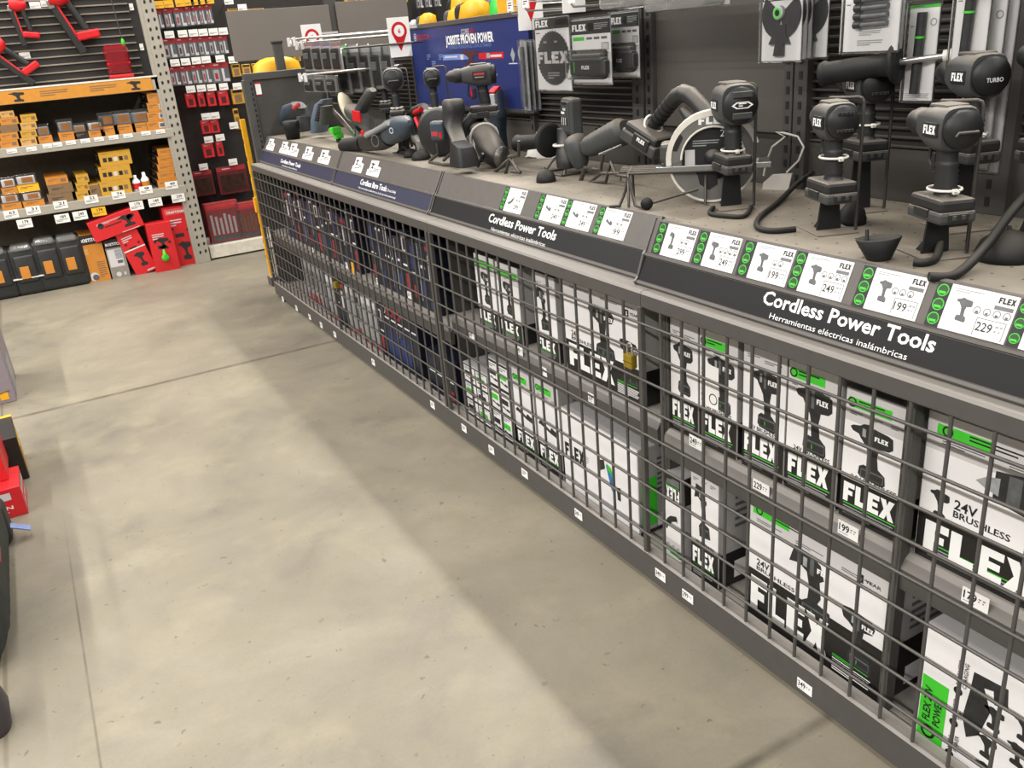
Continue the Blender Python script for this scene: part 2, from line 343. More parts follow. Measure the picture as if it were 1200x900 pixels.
# text anchor points: the two lower corners of each line of lettering on the strip
cabinet('display_cabinet', 'far wire-fronted grey cabinet full of dark blue cartons', YS, 6.1, .475, [(3.2, .009), (6.08, .012), (4.62, .006)],
    [(4.56, 6.1, NAVY, [('Cordless Power Tools', 329, 190, 352, 197, .024, .02), ('Herramientas eléctricas inalámbricas', 331, 194.5, 348, 200, .010, 0)]),
     (3.30, 4.55, NAVY, [('Cordless Bare Tools', 422, 216.5, 453, 224, .028, .02), ('(Tools Only)', 454, 224.5, 464, 227, .012, .01), ('Herramientas inalámbricas (sólo las herramientas)', 420, 221.5, 464, 232.5, .010, 0)])],
    [(3.2, 4.62), (4.62, 6.08)])
cabinet('display_cabinet', 'middle wire-fronted grey cabinet with a brass padlock on its gate', YM, YS, .535, [(3.168, .009), (1.79, .008)],
    [(1.868, 3.29, LOWK, [('Cordless Power Tools', 572.6, 258.6, 650.5, 283, .032, .022), ('Herramientas eléctricas inalámbricas', 576, 269.6, 638.6, 290, .0135, 0)])],
    [(1.79, 3.168)])
DX[0] = 1
NEARCAB = cabinet('display_cabinet', 'nearest wire-fronted grey cabinet holding white and black drill cartons', .2, YM, .512, [],
    [(.2, 1.852, LOWK, [('Cordless Power Tools', 893, 356.7, 1095, 412, .032, .022), ('Herramientas eléctricas inalámbricas', 901.5, 374, 1063, 421, .0135, 0)])],
    [(.2, 1.79)])
DX[0] = 0
up = MB(TR(-1.35, -(.2+YM)/2, 0)); up.box(1.40, 1.43, .977, .997, .09, .893, STEELD)
for k in range(12): up.box(1.396, 1.402, .983, .991, .14+k*.06, .165+k*.06, INK)
up.build('slotted_upright', NEARCAB)
# ------------------------------------------------------------------ FLEX cartons
DRILL = [(0, .86), (.06, .90), (.22, .93), (.30, .98), (.42, 1), (.52, .96), (.85, .93), (.95, .9), (.97, .72), (.88, .66), (.68, .64), (.64, .5), (.68, .28), (.84, .2), (.86, .05), (.8, 0), (.30, .03), (.24, .08), (.26, .22), (.36, .27), (.46, .26), (.44, .45), (.40, .58), (.32, .66), (.25, .72), (.2, .78), (.06, .80)]
DRIVER = [(0, .88), (.04, .97), (.25, 1), (.5, .98), (.8, .96), (.9, .86), (.84, .74), (.62, .7), (.58, .5), (.62, .32), (.86, .24), (.92, .02), (.8, -.02), (.3, 0), (.22, .1), (.26, .24), (.4, .3), (.38, .5), (.36, .66), (.2, .74), (.06, .78)]
SAW = [(0, .35), (.1, .3), (.5, .42), (.62, .6), (.8, .62), (.9, .8), (1, .78), (1, .5), (.86, .35), (.6, .2), (.1, .1), (0, .2)]
LONG = [(0, .6), (.12, .72), (.6, .5), (.62, .62), (.7, .66), (.8, .6), (1, .56), (1, .36), (.9, .32), (.62, .36), (.1, .52), (.02, .5)]
RATCH = [(0, .72), (.1, 1), (.42, .98), (.62, .9), (.7, .7), (.62, .64), (.66, .4), (.6, .3), (.84, .26), (.9, .04), (.3, 0), (.26, .2), (.4, .3), (.42, .5), (.36, .7), (.2, .76)]
def silh(m, P, x, y, w, h, mt, T=None, flip=False, z=.0008): m.poly([(x+w*((1-p[0]) if flip else p[0]), y+h*p[1]) for p in (P[::-1] if flip else P)], mt, z, T)
def pic(m, P, x, y, w, h, logo=True, T=None, flip=False):
    silh(m, P, x, y, w, h, PICD, T, flip)
    if P in (DRILL, DRIVER, RATCH):
        m.rect(x+w*.42, y+h*.68, x+w*.5, y+h*.97, PICM, .0011, T)
        m.rect(x+w*.28, y+h*.76, x+w*.36, y+h*.9, PICL, .0010, T)
        m.rect(x+w*.30, y+h*.05, x+w*.82, y+h*.2, PICM, .0010, T)
        m.rect(x+w*.32, y+h*.06, x+w*.8, y+h*.17, PICD, .0012, T)
        m.rect(x+w*.48, y+h*.08, x+w*.5, y+h*.15, GREEN, .0014, T)
        if logo: m.flex(x+w*.56, y+h*.76, w*.3, h*.08, TEXTW, .0013, T)
def carton(label, F, w, h, d, band=.32, P=DRILL, box=(.14, .34, .78, .5), green='left', kit=False, words=True, logo=True, name='tool_carton', group='white and black tool cartons in the cage', upside=False, extra=None, gwid=.7):
    m = MB(); T = Matrix.Rotation(PI, 4, 'Z') if upside else Matrix()
    # body: origin at lower left of the face, face at z = 0, local -z goes back
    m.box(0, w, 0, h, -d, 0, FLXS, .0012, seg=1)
    G = Matrix.Translation((w, h, 0)) @ T if upside else Matrix()
    def R(x0, y0, x1, y1, mt, z=.0006): m.rect(x0*w, y0*h, x1*w, y1*h, mt, z, G)
    R(.006, band, .994, .995, FLXW, .0004); R(.006, .76, .994, .995, FLXG, .0005)
    R(.006, .003, .994, band, FLXB)
    L = WEST(0, 0, 0)
    if green == 'left': R(.05, .865, .33 if kit else gwid, .935, GREEN)
    elif green == 'wide': R(.02, .85, .96, .93, GREEN)
    if green:
        m.ringp(.1*w, .9*h, .012, .008, INK, .0009, 12, G); m.lines(.2*w, .925*h, .4*w, .045*h, 2, INK, .0009, G)
        m.lines(.08*w, .835*h, .2*w, .03*h, 2, PICM, .0009, G); m.lines(.38*w, .835*h, .2*w, .03*h, 2, PICM, .0009, G); m.lines(.7*w, .835*h, .2*w, .03*h, 2, PICM, .0009, G)
    else: m.lines(.1*w, .9*h, .3*w, .03*h, 2, PICM, .0009, G); m.lines(.5*w, .89*h, .4*w, .03*h, 2, PICM, .0009, G)
    if kit:
        m.flex(.05*w, .08*h, .6*w, .28*h*band/.41, TEXTW, .002, G); m.lines(.68*w, .13*h, .26*w, .1*h, 6, TEXTW, .0009, G); m.lines(.68*w, .16*h, .24*w, .025*h, 2, GREEN, .0009, G)
        m.text('24V', .09*w, (band+.055)*h, .02, INK, bold=.02, T=G); m.text('BRUSHLESS', .09*w, (band+.015)*h, .012, INK, w=.3*w, bold=.02, T=G)
        pic(m, P, .34*w, .3*h, .36*w, .5*h, T=G); pic(m, DRIVER, .72*w, .16*h, .24*w, .42*h, T=G)
        R(.8, .8, .84, .86, INK, .0008); m.text('5', .81*w, .81*h, .012, TEXTW, z=.0012, bold=.03, T=G); m.text('YEAR', .85*w, .82*h, .009, INK, w=.1*w, bold=.02, T=G)
    else:
        if logo: m.flex(.06*w, (band*.43)*h, .8*w, band*.47*h, TEXTW, .0009, G)
        R(.07, band*.37, .9, band*.395, GREEN, .0009); m.lines(.07*w, band*.32*h, .8*w, band*.24*h, 4, PICL, .0009, G)
        if words: m.text('24V BRUSHLESS', .16*w, (band+.012)*h, .012, INK, w=.7*w, bold=.02, T=G)
        pic(m, P, box[0]*w, box[1]*h, box[2]*w, box[3]*h, T=G)
    S = FR((w, 0, 0), (0, 0, -1), (0, 1, 0))                         # the side towards the camera
    if upside: m.rect(.004, h*(1-band), d-.004, h-.003, FLXB, .0006, S)
    else:
        m.rect(.004, .003, d-.004, band*h, FLXB, .0006, S); m.lines(.2*d, .85*h, .5*d, .4*h, 7, PICM, .0008, S); m.rect(.2*d, .06*h, .5*d, .2*h, FLXW, .0008, S)
    if extra: extra(m, w, h)
    o = m.build(name, None, F); return tag(o, label, 'tool carton', group)
def FW(px, py, X, z): p = AX(px, py, X); return p.y
UX = 1.437
def cb(label, y0, y1, z, h, d=.3, X=UX, **k): return carton(label, WEST(X, y1, z), y1-y0, h, d, **k)
def sticker(m, w, h):
    m.rect(.02*w, .36*h, .52*w, .72*h, WHITE, .0016); m.text('2590893', 0, 0, .016, INK, w=.3*h, T=Matrix.Translation((.16*w, .385*h, .0008)) @ RZ(PI/2)); m.ringp(.38*w, .44*h, .016, .013, INK, .002, 14)
cb('white drill carton at the left end of the near cabinet upper shelf', 1.657, 1.772, .512, .338, green=None, words=False, box=(.1, .36, .74, .46))
cb('white drill carton with a handwritten 2590893 sticker', 1.507, 1.65, .512, .338, extra=sticker, box=(.2, .36, .75, .46))
cb('white drill carton third from the left behind the near gate, no green bar', 1.344, 1.487, .512, .35, green=None, box=(.2, .36, .7, .47))
cb('white drill carton fourth from the left, green bar under the rail', 1.184, 1.339, .512, .343, box=(.16, .35, .72, .5))
cb('white carton with a slim drill beside the grey gate post', 1.003, 1.172, .512, .322, green='left', box=(.1, .36, .68, .42))
def big(m, w, h):
    m.text('24V', .17*w, .43*h, .022, INK, bold=.02); m.text('BRUSHLESS', .17*w, .375*h, .015, INK, w=.26*w, bold=.02)
    silh(m, DRILL, .05*w, .31*h, .1*w, .2*h, PICD)
    T = Matrix.Translation((.25*w, .53*h, 0)) @ Matrix.Diagonal((1.05, 1.05, 1, 1))
    m.prism([(0, .045), (.02, .06), (.045, .066), (.045, .03), (.02, .036)], .0004, .001, PICL, T)
    m.poly([(.035, .02), (.1, .01), (.2, .015), (.26, .0), (.26, .1), (.2, .1), (.1, .088), (.035, .078)], PICD, .0009, T); m.poly([(.06, .02), (.085, .018), (.085, .08), (.06, .078)], PICM, .0012, T); m.poly([(.1, .03), (.12, .028), (.12, .08), (.1, .08)], PICL, .0012, T)
    m.poly([(.15, .03), (.25, .02), (.27, -.12), (.14, -.12), (.16, -.03)], PICD, .0010, T)
    m.flex(.045*w, .07*h, .53*w, .21*h, TEXTW, .0012)
cb('big white carton with a large hammer drill picture at the right end', .52, .973, .512, .335, band=.33, box=(.1, .3, .01, .01), logo=False, words=False, extra=big, d=.34, gwid=.3)
LX = 1.412; BZ = .086
cb('black-topped white carton standing upside down on the base', 1.705, 1.84-.06, BZ, .29, X=LX, upside=True, band=.32, P=SAW, box=(.2, .42, .7, .3), words=False)
cb('white carton with an impact wrench beside the upside-down carton', 1.545, 1.658, BZ, .395, X=LX, P=RATCH, box=(.12, .37, .66, .42), band=.29)
cb('wide two-tool kit carton on the base of the near cabinet', 1.0, 1.437, BZ, .375, X=LX, kit=True, band=.41, P=RATCH, d=.4)
def six(m, w0, h):
    m.rect(.004, .003, w0-.004, h-.003, FLXW, .0014); w = .27
    m.rect(.045*w, .05*h, .27*w, .6*h, GREEN, .0018)
    R = lambda x, y: Matrix.Translation((x*w, y*h, .002)) @ RZ(PI/2)
    m.text('FLEX 24V', 0, 0, .017, INK, w=.3*h, bold=.02, T=R(.14, .22)); m.text('POWER', 0, 0, .017, INK, w=.24*h, bold=.02, T=R(.23, .22)); m.ringp(.14*w, .13*h, .017, .011, INK, .0026, 14)
    for k, (a, b_) in enumerate((('MORE', 'POWER'), ('LONGER', 'TIME'), ('50% FASTER', 'CHARGING'))):
        m.text(a, 0, 0, .009, INK, bold=.01, T=R(.35, .12+.28*k)); m.text(b_, 0, 0, .009, INK, bold=.01, T=R(.4, .12+.28*k)); m.disc(.34*w, (.07+.28*k)*h, .01, INK, .002, 12)
    m.poly([(.44*w, .86*h), (.7*w, .88*h), (.72*w, .72*h), (.62*w, .7*h), (.6*w, .8*h), (.53*w, .78*h), (.6*w, .62*h), (.54*w, .38*h), (.45*w, .3*h), (.4*w, .45*h), (.43*w, .7*h)], PICD, .002)
    for x, y in ((.62, .56), (.6, .3), (.84, .62), (.82, .4), (.62, .08), (.84, .12)): silh(m, DRILL, x*w-.02, y*h-.02, .045, .055, PICD, z=.002)
    m.text('24V BRUSHLESS', 0, 0, .024, INK, w=.8*h, bold=.02, T=R(1.02, .04))
cb('white multi-tool carton with a green side panel at the near end', .5, .905, BZ, .30, X=1.40, extra=six, band=.1, logo=False, words=False, box=(.5, .5, .01, .01), d=.36)
MXX = 1.45
cb('slim white driver carton with green bar, left of its twin', 2.79, 2.95, .536, .30, X=1.43, box=(.28, .36, .5, .42), P=DRIVER, words=False, green='wide', band=.27)
cb('slim white driver carton with green bar, right of its twin', 2.61, 2.775, .536, .295, X=1.43, box=(.28, .36, .5, .42), P=DRIVER, words=False, green='wide', band=.27)
cb('white carton with a right-angle tool, alone in the middle cabinet', 2.36, 2.505, .536, .31, X=1.43, green=None, box=(.12, .34, .62, .5), P=RATCH, band=.26)
def kit2(m, w, h):
    m.rect(.004, .7*h, w-.004, h-.004, FLXW, .0012)
cb('wide two-tool carton behind the brass padlock', 1.885, 2.31, .536, .34, X=1.43, kit=True, green=None, P=DRIVER, band=.34, d=.32)
def grid(a, b_):
    def f(m, w, h):
        m.rect(.004, .004, w-.004, h-.004, FLXB, .0012)
        for i in range(2):
            for j in range(3):
                x, y = (.04+.48*i)*w, (.04+.32*j)*h; m.rect(x, y, x+.44*w, y+.28*h, FLXW, .0016); m.rect(x+.04*w, y+.12*h, x+.34*w, y+.19*h, GREEN if (i+j) % 2 else PICD, .002)
                silh(m, LONG, x+.05*w, y+.01*h, .34*w, .12*h, PICD, z=.002); m.lines(x+.04*w, y+.26*h, .3*w, .05*h, 2, PICM, .002)
    return f
cb('short patterned carton at the left end of the middle base shelf', 2.915, 3.14, BZ, .245, X=1.42, extra=grid(2, 3), logo=False, words=False, box=(.1, .4, .01, .01))
cb('patterned black and white carton second from the left on the middle base', 2.725, 2.9, BZ, .335, X=1.42, extra=grid(2, 3), logo=False, words=False, box=(.1, .4, .01, .01))
cb('white saw carton on the middle base beside the patterned carton', 2.545, 2.7, BZ, .35, X=1.42, P=LONG, box=(.06, .36, .86, .25), words=False, band=.28)
cb('white saw carton on the middle base beside the wide plain carton', 2.37, 2.53, BZ, .36, X=1.42, P=LONG, box=(.06, .36, .86, .25), words=False, band=.28)
BLUEP = mat('blue_print', '2a6fb0', .4, var=.3, scale=40)
def plain(m, w, h):
    m.rect(.003, .003, w-.003, h-.003, FLXW, .0012); m.flex(.03*w, .42*h, .28*w, .17*h, INK, .0016); m.lines(.32*w, .56*h, .05*w, .1*h, 4, PICL, .0016)
    m.poly([(.5*w, .62*h), (.58*w, .66*h), (.59*w, .56*h), (.52*w, .5*h)], PICD, .0016)
    m.poly([(.6*w, .62*h), (.67*w, .6*h), (.72*w, .42*h), (.7*w, .3*h), (.66*w, .36*h)], BLUEP, .0016); m.poly([(.61*w, .64*h), (.67*w, .61*h), (.68*w, .52*h), (.63*w, .56*h)], GREEN, .0018)
    m.poly([(.73*w, .42*h), (.78*w, .44*h), (.78*w, .28*h), (.74*w, .28*h)], PICD, .0016)
    S = FR((w, 0, 0), (0, 0, -1), (0, 1, 0)); m.rect(.01, .1*h, .07, .65*h, GREEN, .0012, S)
cb('wide plain white carton with blue and green print on the base', 1.9, 2.335, BZ, .31, X=1.408, extra=plain, logo=False, words=False, box=(.1, .4, .01, .01), band=.05, d=.36)
# ------------------------------------------------------------------ price cards in the sign strips
def price_card(F, px, price, label, icons=3, P=DRILL):
    us = [uv(F, *q)[0] for q in px]; x0, x1 = us[0], us[2]; g = us[1]-us[0]; w = x1-x0; h = FLEN-LEDGE-.012
    m = MB(); B = F @ TR(x0, LEDGE+.009, .0014)
    m.box(0, w, 0, h, 0, .0012, WHITE); z = .0016
    m.rect(0, 0, g, h, INK, z)
    for k in range(3):
        y = h*(.18+.32*k); r = min(g*.42, h*.14); m.disc(g*.5, y, r, GREEN, z+.0004, 14); m.disc(g*.5, y, r*.82, mat('dark_green_print', '1d4a18', .5), z+.0007, 14); m.rect(g*.5-r*.6, y-r*.55, g*.5+r*.6, y-r*.15, GREEN, z+.001)
    W = w-g; X = lambda f: g+W*f
    m.flex(X(.73), .8*h, W*.24, .13*h, INK, z); m.rect(X(.7), .66*h, X(.97), .745*h, mat('grey_print', '6f7072', .5), z); m.lines(X(.06), .93*h, W*.45, .09*h, 2, PICL, z)
    silh(m, P, X(.14), .24*h, W*.26, .52*h, PICM, z=z)
    for k in range(icons):
        cx = X(.48+.145*k+(.12 if icons == 2 else 0)); m.ringp(cx, .56*h, .085*h, .068*h, PICM, z, 12); m.rect(cx-.03*h, .5*h, cx+.03*h, .55*h, PICM, z)
    xa, xb, ya, yb = X(.52), X(.95), .03*h, .42*h
    for r in ((xa, yb-.012*h, xb, yb), (xa, ya, xa+.012*h, yb), (xb-.012*h, ya, xb, yb)): m.rect(*r, INK, z)
    m.text(price, xa+.03*h, ya+.12*h, .2*h, INK, w=(xb-xa)*.55, bold=.01, z=z); m.lines(xa+(xb-xa)*.68, ya+.3*h, (xb-xa)*.12, .2*h, 2, PICL, z); m.lines(xa+(xb-xa)*.83, ya+.3*h, (xb-xa)*.1, .2*h, 2, PICL, z)
    return tag(m.build('price_card', None, B), label, 'price card', 'price cards in the sign strips')
DX[0] = 1; FD = FASC(1.852); DX[0] = 0; FC = FASC(3.29); FA_, FB_ = FASC(6.1), FASC(4.55)
for px, pr, lab, ic, P in [
    ([(769, 278), (779, 281), (813, 291)], '299', 'white and green price card reading 299 at the left end of the near sign strip', 2, RATCH),
    ([(816, 291), (827, 294), (864, 303)], '249', 'white and green price card reading 249 directly right of the 299 card', 4, DRIVER),
    ([(868, 304), (881, 308), (926, 318)], '199', 'white and green price card reading 199 above the word Cordless on the near strip', 2, DRILL),
    ([(928, 320), (940, 323), (992, 338)], '249', 'white and green price card reading 249 above the word Power on the near strip', 4, DRILL),
    ([(1006, 335), (1020, 339), (1081, 354)], '199', 'white and green price card reading 199 by the fallen black cup', 3, DRILL),
    ([(1092, 356), (1108, 360), (1186, 379)], '229', 'white and green price card reading 229 near the right edge', 4, DRILL),
    ([(1188, 380), (1203, 384), (1290, 408)], '249', 'price card cut off by the right edge of the photo', 4, DRIVER)]: price_card(FD, px, pr, lab, ic, P)
for px, pr, lab, ic, P in [
    ([(590, 231), (595, 232), (615, 237)], '299', 'price card standing alone at the left of the middle sign strip', 2, SAW),
    ([(630, 243), (636, 245), (661, 250)], '249', 'leftmost price card in the row of three on the middle strip', 2, LONG),
    ([(662, 251), (667, 253), (694, 260)], '249', 'price card in the centre of the row of three on the middle strip', 2, LONG),
    ([(699, 261), (705, 263), (735, 271)], '99', 'price card reading 99 at the right end of the middle sign strip', 2, LONG)]: price_card(FC, px, pr, lab, ic, P)
def step_card(F, a, b, label):
    x0, x1 = uv(F, *a)[0], uv(F, *b)[0]; w = x1-x0; h = (FLEN-LEDGE)*.8; m = MB()
    m.prism([(0, 0), (w, 0), (w, h*.62), (w*.72, h*.66), (w*.72, h), (w*.12, h*.95), (w*.12, h*.4), (0, h*.36)], 0, .0012, WHITE)
    silh(m, DRILL, w*.18, h*.45, w*.3, h*.36, PICD, z=.0016); m.lines(w*.5, h*.5, w*.4, h*.26, 3, INK, .0016); m.lines(w*.2, h*.3, w*.3, h*.2, 2, PICM, .0016); m.lines(w*.55, h*.2, w*.4, h*.1, 2, PICL, .0016)
    return tag(m.build('price_card', None, F @ TR(x0, LEDGE+.012, .0014)), label, 'price card', 'small price cards on the blue strips')
for k, (a, b_) in enumerate([((306.5, 164), (311, 165)), ((314, 168), (322, 171)), ((329, 173), (338, 177)), ((338.5, 177), (349, 181)), ((356, 180), (366.5, 184.5)), ((374, 184), (386, 190))]):
    step_card(FA_, a, b_, ['small white price card at the very far end of the blue strip', 'second small white price card from the far end of the farthest blue strip', 'left one of two touching white price cards on the farthest blue strip', 'right one of two touching white price cards on the farthest blue strip', 'small white price card left of the last card on the farthest blue strip', 'small white price card beside the seam of the blue strips'][k])
step_card(FB_, (415, 191), (426, 195), 'left one of the two small white price cards over Cordless Bare Tools')
step_card(FB_, (432, 196), (446, 200), 'right one of the two small white price cards over Cordless Bare Tools')
# ------------------------------------------------------------------ shelf-edge tags
def edge_tag(px, py, X, w, h, text, label, group, m1=WHITE, rough=0):
    p = AX(px, py, X); m = MB(); m.box(-w/2, w/2, -h/2, h/2, 0, .001, m1)
    if text: m.text(text, -w*.44, -h*.18, h*.52, INK, w=w*.5, bold=.02, z=.0013); m.lines(w*.12, h*.2, w*.1, h*.34, 2, PICM, .0013); m.lines(w*.28, h*.2, w*.1, h*.34, 2, PICM, .0013); m.lines(-w*.44, -h*.3, w*.8, h*.12, 1, PICL, .0013)
    else: m.lines(-w*.38, h*.3, w*.7, h*.6, 3, PICM, .0013)
    return tag(m.build('price_tag', None, WEST(X, p.y, p.z)), label, 'price tag', group)
G1 = 'price tags on the cabinet shelf edges'; G2 = 'price tags along the cabinet base'
for px, py, t, lab in [(816, 519, '249', 'small 249 price tag on the shelf edge at the left of the near cabinet'), (892, 572, '229', 'small 229 price tag on the near cabinet shelf edge'), (994, 622, '199', 'small 199 price tag on the near cabinet shelf edge'), (1143, 703, '179', 'small 179 price tag on the near cabinet shelf edge')]:
    edge_tag(px, py, 1.4055, .056, .035, t, lab, G1)
for k, (px, py) in enumerate([(553, 391), (609, 409), (637, 433), (694, 465)]): edge_tag(px, py+2, 1.4055, .045, .033, '249' if k != 3 else '229', ORD[k]+' price tag from the left on the middle cabinet shelf edge', G1)
for k, (px, py) in enumerate([(333, 278), (366, 293), (406, 311), (443, 330), (480, 346)]): edge_tag(px, py, 1.4055, .045, .034, '', ORD[k]+' price tag from the far end on the far cabinet shelf edge', G1)
m = MB(); m.prism([(-.02, .03), (.02, .03), (.022, 0), (0, -.04), (-.016, -.02)], 0, .003, YEL); p = AX(414, 314, 1.4)
tag(m.build('warning_tag', None, WEST(1.4, p.y, p.z)), 'bright yellow tag hanging at the far cabinet shelf edge', 'tag')
for px, py, t, lab in [(774, 674, '349', 'left 349 price tag on the near cabinet base'), (806, 699, '299', '299 price tag on the near cabinet base'), (943, 805, '349', 'price tag reading 349 low on the base under the wide kit carton')]:
    edge_tag(px, py, 1.349, .047, .03, t, lab, G2)
for k, (px, py) in enumerate([(544, 502), (576, 527), (615, 555), (678, 603)]): edge_tag(px, py, 1.349, .045, .032, '249' if k == 3 else '', ORD[k]+' price tag from the left on the middle cabinet base', G2)
for k, (px, py) in enumerate([(331.5, 350.5), (347.5, 361), (363, 371.5), (376.5, 381), (392.5, 392), (437.5, 424.5), (507, 474.5)]): edge_tag(px, py, 1.349, .045, .034, '', ORD[k]+' price tag from the far end on the far cabinet base', G2)
# ------------------------------------------------------------------ padlocks
BRASS = mat('brass', 'a8912c', .32, metal=.75, var=.08)
def padlock(px, py, X, label, rot=0):
    p = AX(px, py, X); m = thing('padlock', label, 'padlock', FR(p, (0, -1, 0), (0, 0, 1)) @ RZ(rot))
    MB().box(-.019, .019, -.05, -.01, -.011, .011, BRASS, .003).box(-.019, .019, -.032, -.030, .0105, .0115, INK).build('body', m)
    MB().tube([(-.012, -.012, 0)]+[(-.012*math.cos(a*PI/8), .008+.014*math.sin(a*PI/8), 0) for a in range(9)]+[(.012, -.012, 0)], .0032, SILV, 8).build('shackle', m)
padlock(738, 411, 1.336, 'brass padlock hanging on the middle wire gate')
padlock(392, 333.5, 1.336, 'brass padlock lying sideways on the far wire gate', PI*.55)
# ------------------------------------------------------------------ dark blue cartons of the far cabinet
BK = mat('carton_navy', '1d2436', .42, var=.12); BK2 = mat('carton_ink_blue', '151a28', .4, var=.15); BGR = mat('carton_pale_grey', '8f8e8c', .5, var=.08); BLU = mat('carton_bright_blue', '23366a', .4, var=.25, scale=12)
BRED = mat('print_red', '9c2a30', .45)
def bosch(y0, y1, z, h, style, label, d=.3, X=UX):
    w = y1-y0; m = MB(); base = BGR if style in (3, 4) else BK if style % 2 else BK2
    m.box(0, w, 0, h, -d, 0, base, .001, seg=1)
    R = lambda a, b_, c, e, t, z=.0007: m.rect(a*w, b_*h, c*w, e*h, t, z)
    if style == 0: R(.1, .88, .9, .97, BRED); R(.25, .45, .75, .82, FLXG); R(.1, .05, .5, .2, BLU)
    elif style == 1: R(.14, .1, .24, .95, PICL); R(.4, .6, .9, .64, FLXW); R(.4, .2, .9, .4, BLU)
    elif style == 2: R(.2, .7, .8, .93, FLXG); R(.35, .74, .65, .9, BK2, .001); R(.3, .06, .7, .4, BRED); R(.1, .5, .9, .53, FLXW)
    elif style == 3: R(.1, .82, .9, .95, BK); R(.2, .1, .8, .25, BRED); R(.15, .4, .85, .7, PICM)
    elif style == 4: R(.04, .86, .96, .99, FLXG); R(.25, .3, .75, .8, PICL); R(.1, .03, .9, .12, BRED); R(.2, .15, .4, .28, BK)
    elif style == 5: R(.3, .3, .44, .92, PICL); R(.6, .1, .8, .28, BLU); R(.2, .93, .8, .97, FLXW)
    elif style == 6: R(.2, .55, .82, .9, BLU); R(.2, .48, .9, .5, FLXW); R(.2, .1, .5, .3, BRED)
    return tag(m.build('tool_carton', None, WEST(X, y1, z)), label, 'tool carton', 'dark blue cartons in the far cabinet')
y = 5.78; k = 0; rnd = random.Random(3)
row = []
while y > 3.36:
    w_ = rnd.choice([.062, .07, .085, .095, .11])
    if not (4.36 > y > 4.24): row.append((y-w_+.004, y, rnd.uniform(.28, .35), [1, 0, 5, 2, 0, 1, 6, 5, 2, 1, 1, 2, 6][k % 13]))
    y -= w_; k += 1
SN = ['navy carton with a red top patch', 'navy carton with a long white bar', 'navy carton with a grey label and red foot', '', '', 'blue-black carton with a thin grey bar', 'navy carton with a bright blue panel']
for k, (a, b_, h, st) in enumerate(row): bosch(a, b_, .475, h, st, '%s, %s from far end of upper shelf' % (SN[st], ORD[k]))
y = 5.5
for k in range(6): bosch(y-.07, y-.004, BZ, .345, 3, 'tall slim grey carton, %s from the far end on the far cabinet base' % ORD[k], X=1.415); y -= .072
y = 5.02; rnd = random.Random(5)
for k in range(11):
    w_ = [.085, .07, .09, .11, .075, .08, .09, .085, .1, .075, .1][k]; st = [4, 4, 2, 0, 4, 4, 3, 4, 4, 4, 2][k]
    bosch(y-w_+.005, y, BZ, .26+.02*rnd.random(), st, '%s short carton right of the tall slim grey ones on the far base' % ORD[k], X=1.415); y -= w_
m = MB(); w_, h = .44, .33; m.box(0, w_, 0, h, -.34, 0, BK2, .004)
m.rect(.004, .24*h, w_-.004, .7*h, BK, .001); m.rect(.1*w_, .08*h, .75*w_, .5*h, mat('print_deep_blue', '1b2f66', .4, var=.3, scale=9), .0014); m.poly([(.6*w_, .1*h), (.78*w_, .05*h), (.74*w_, .5*h), (.64*w_, .42*h)], BLU, .0018)
m.text('BOSCH', .15*w_, .78*h, .05, BRED, w=.48*w_, bold=.04, z=.0016); m.ringp(.07*w_, .84*h, .022, .017, FLXG, .0016, 16); m.rect(.02*w_, .705*h, .98*w_, .73*h, FLXW, .0016); m.ringp(.45*w_, .56*h, .024, .02, PICL, .002, 14)
tag(m.build('tool_carton', None, WEST(1.415, 4.06, BZ)), 'large navy carton with BOSCH in red letters on the base', 'tool carton', 'dark blue cartons in the far cabinet')
m = MB(); w_, h = .3, .2; m.box(0, w_, 0, h, -.3, 0, BK2, .004); m.rect(.04*w_, .5*h, .97*w_, .53*h, FLXW, .0012); m.rect(.6*w_, .06*h, .95*w_, .3*h, BRED, .0012); m.rect(.08*w_, .7*h, .5*w_, .85*h, BK, .0012); m.tube([(.62*w_, .95*h, .004), (.66*w_, .95*h, .008), (.66*w_, .1*h, .004)], .005, ZIP, 6)
tag(m.build('tool_carton', None, WEST(1.415, 3.54, BZ)), 'low black carton with a white line beside the cabinet seam', 'tool carton', 'dark blue cartons in the far cabinet')
# ------------------------------------------------------------------ tools on the deck
DZ = 1.1
def DK(px, py): return AZ(px, py, DZ)
FGRY = mat('tool_grey_plastic', '3c3e3e', .5, var=.12, dust=.75, dusth='948b7f')
FBLK = mat('tool_black_plastic', '1f2020', .5, var=.2, dust=.7, dusth='8a8176')
FCAP = mat('tool_cap_black', '161717', .5, var=.1)
BOSB = mat('tool_blue_grey', '35424e', .45, var=.1, dust=.5, dusth='8a857d')
BOSR = mat('tool_red_print', 'b8323a', .5, var=.08)
ROD = mat('stand_rod', '45423f', .45, metal=.3, var=.1, dust=.4)
STBASE = mat('stand_plate', '6e675d', .6, var=.12, dust=.6)
class WB(MB):                                                        # a builder in world coordinates for parts of a given root
    def __init__(s, root): super().__init__(root.matrix_world.inverted())
def at_root(name, label, cat, p, rz=0, group=None): return thing(name, label, cat, TR(*p) @ RZ(rz), group)
def mw(o): return o.matrix_world
def zip_tie(root, c, a, b_, T=None, tail=(.03, .01)):
    m = MB(); m.tube([(c[0]+a*math.cos(i*PI/8), c[1]+b_*math.sin(i*PI/8), c[2]) for i in range(17)], .0028, ZIP, 6)
    m.box(c[0]-a-.006, c[0]-a+.002, c[1]-.005, c[1]+.005, c[2]-.006, c[2]+.004, ZIP, .001); m.tube([(c[0]-a, c[1], c[2]), (c[0]-a-tail[0], c[1]+tail[1], c[2]+.004)], .0022, ZIP, 5)
    return m.build('zip_tie', root)
def drill_at(label, px, py, X, *a, **k):
    c = AX(px, py, X); return drill(label, c.x, c.y, c.z, *a, **k), c
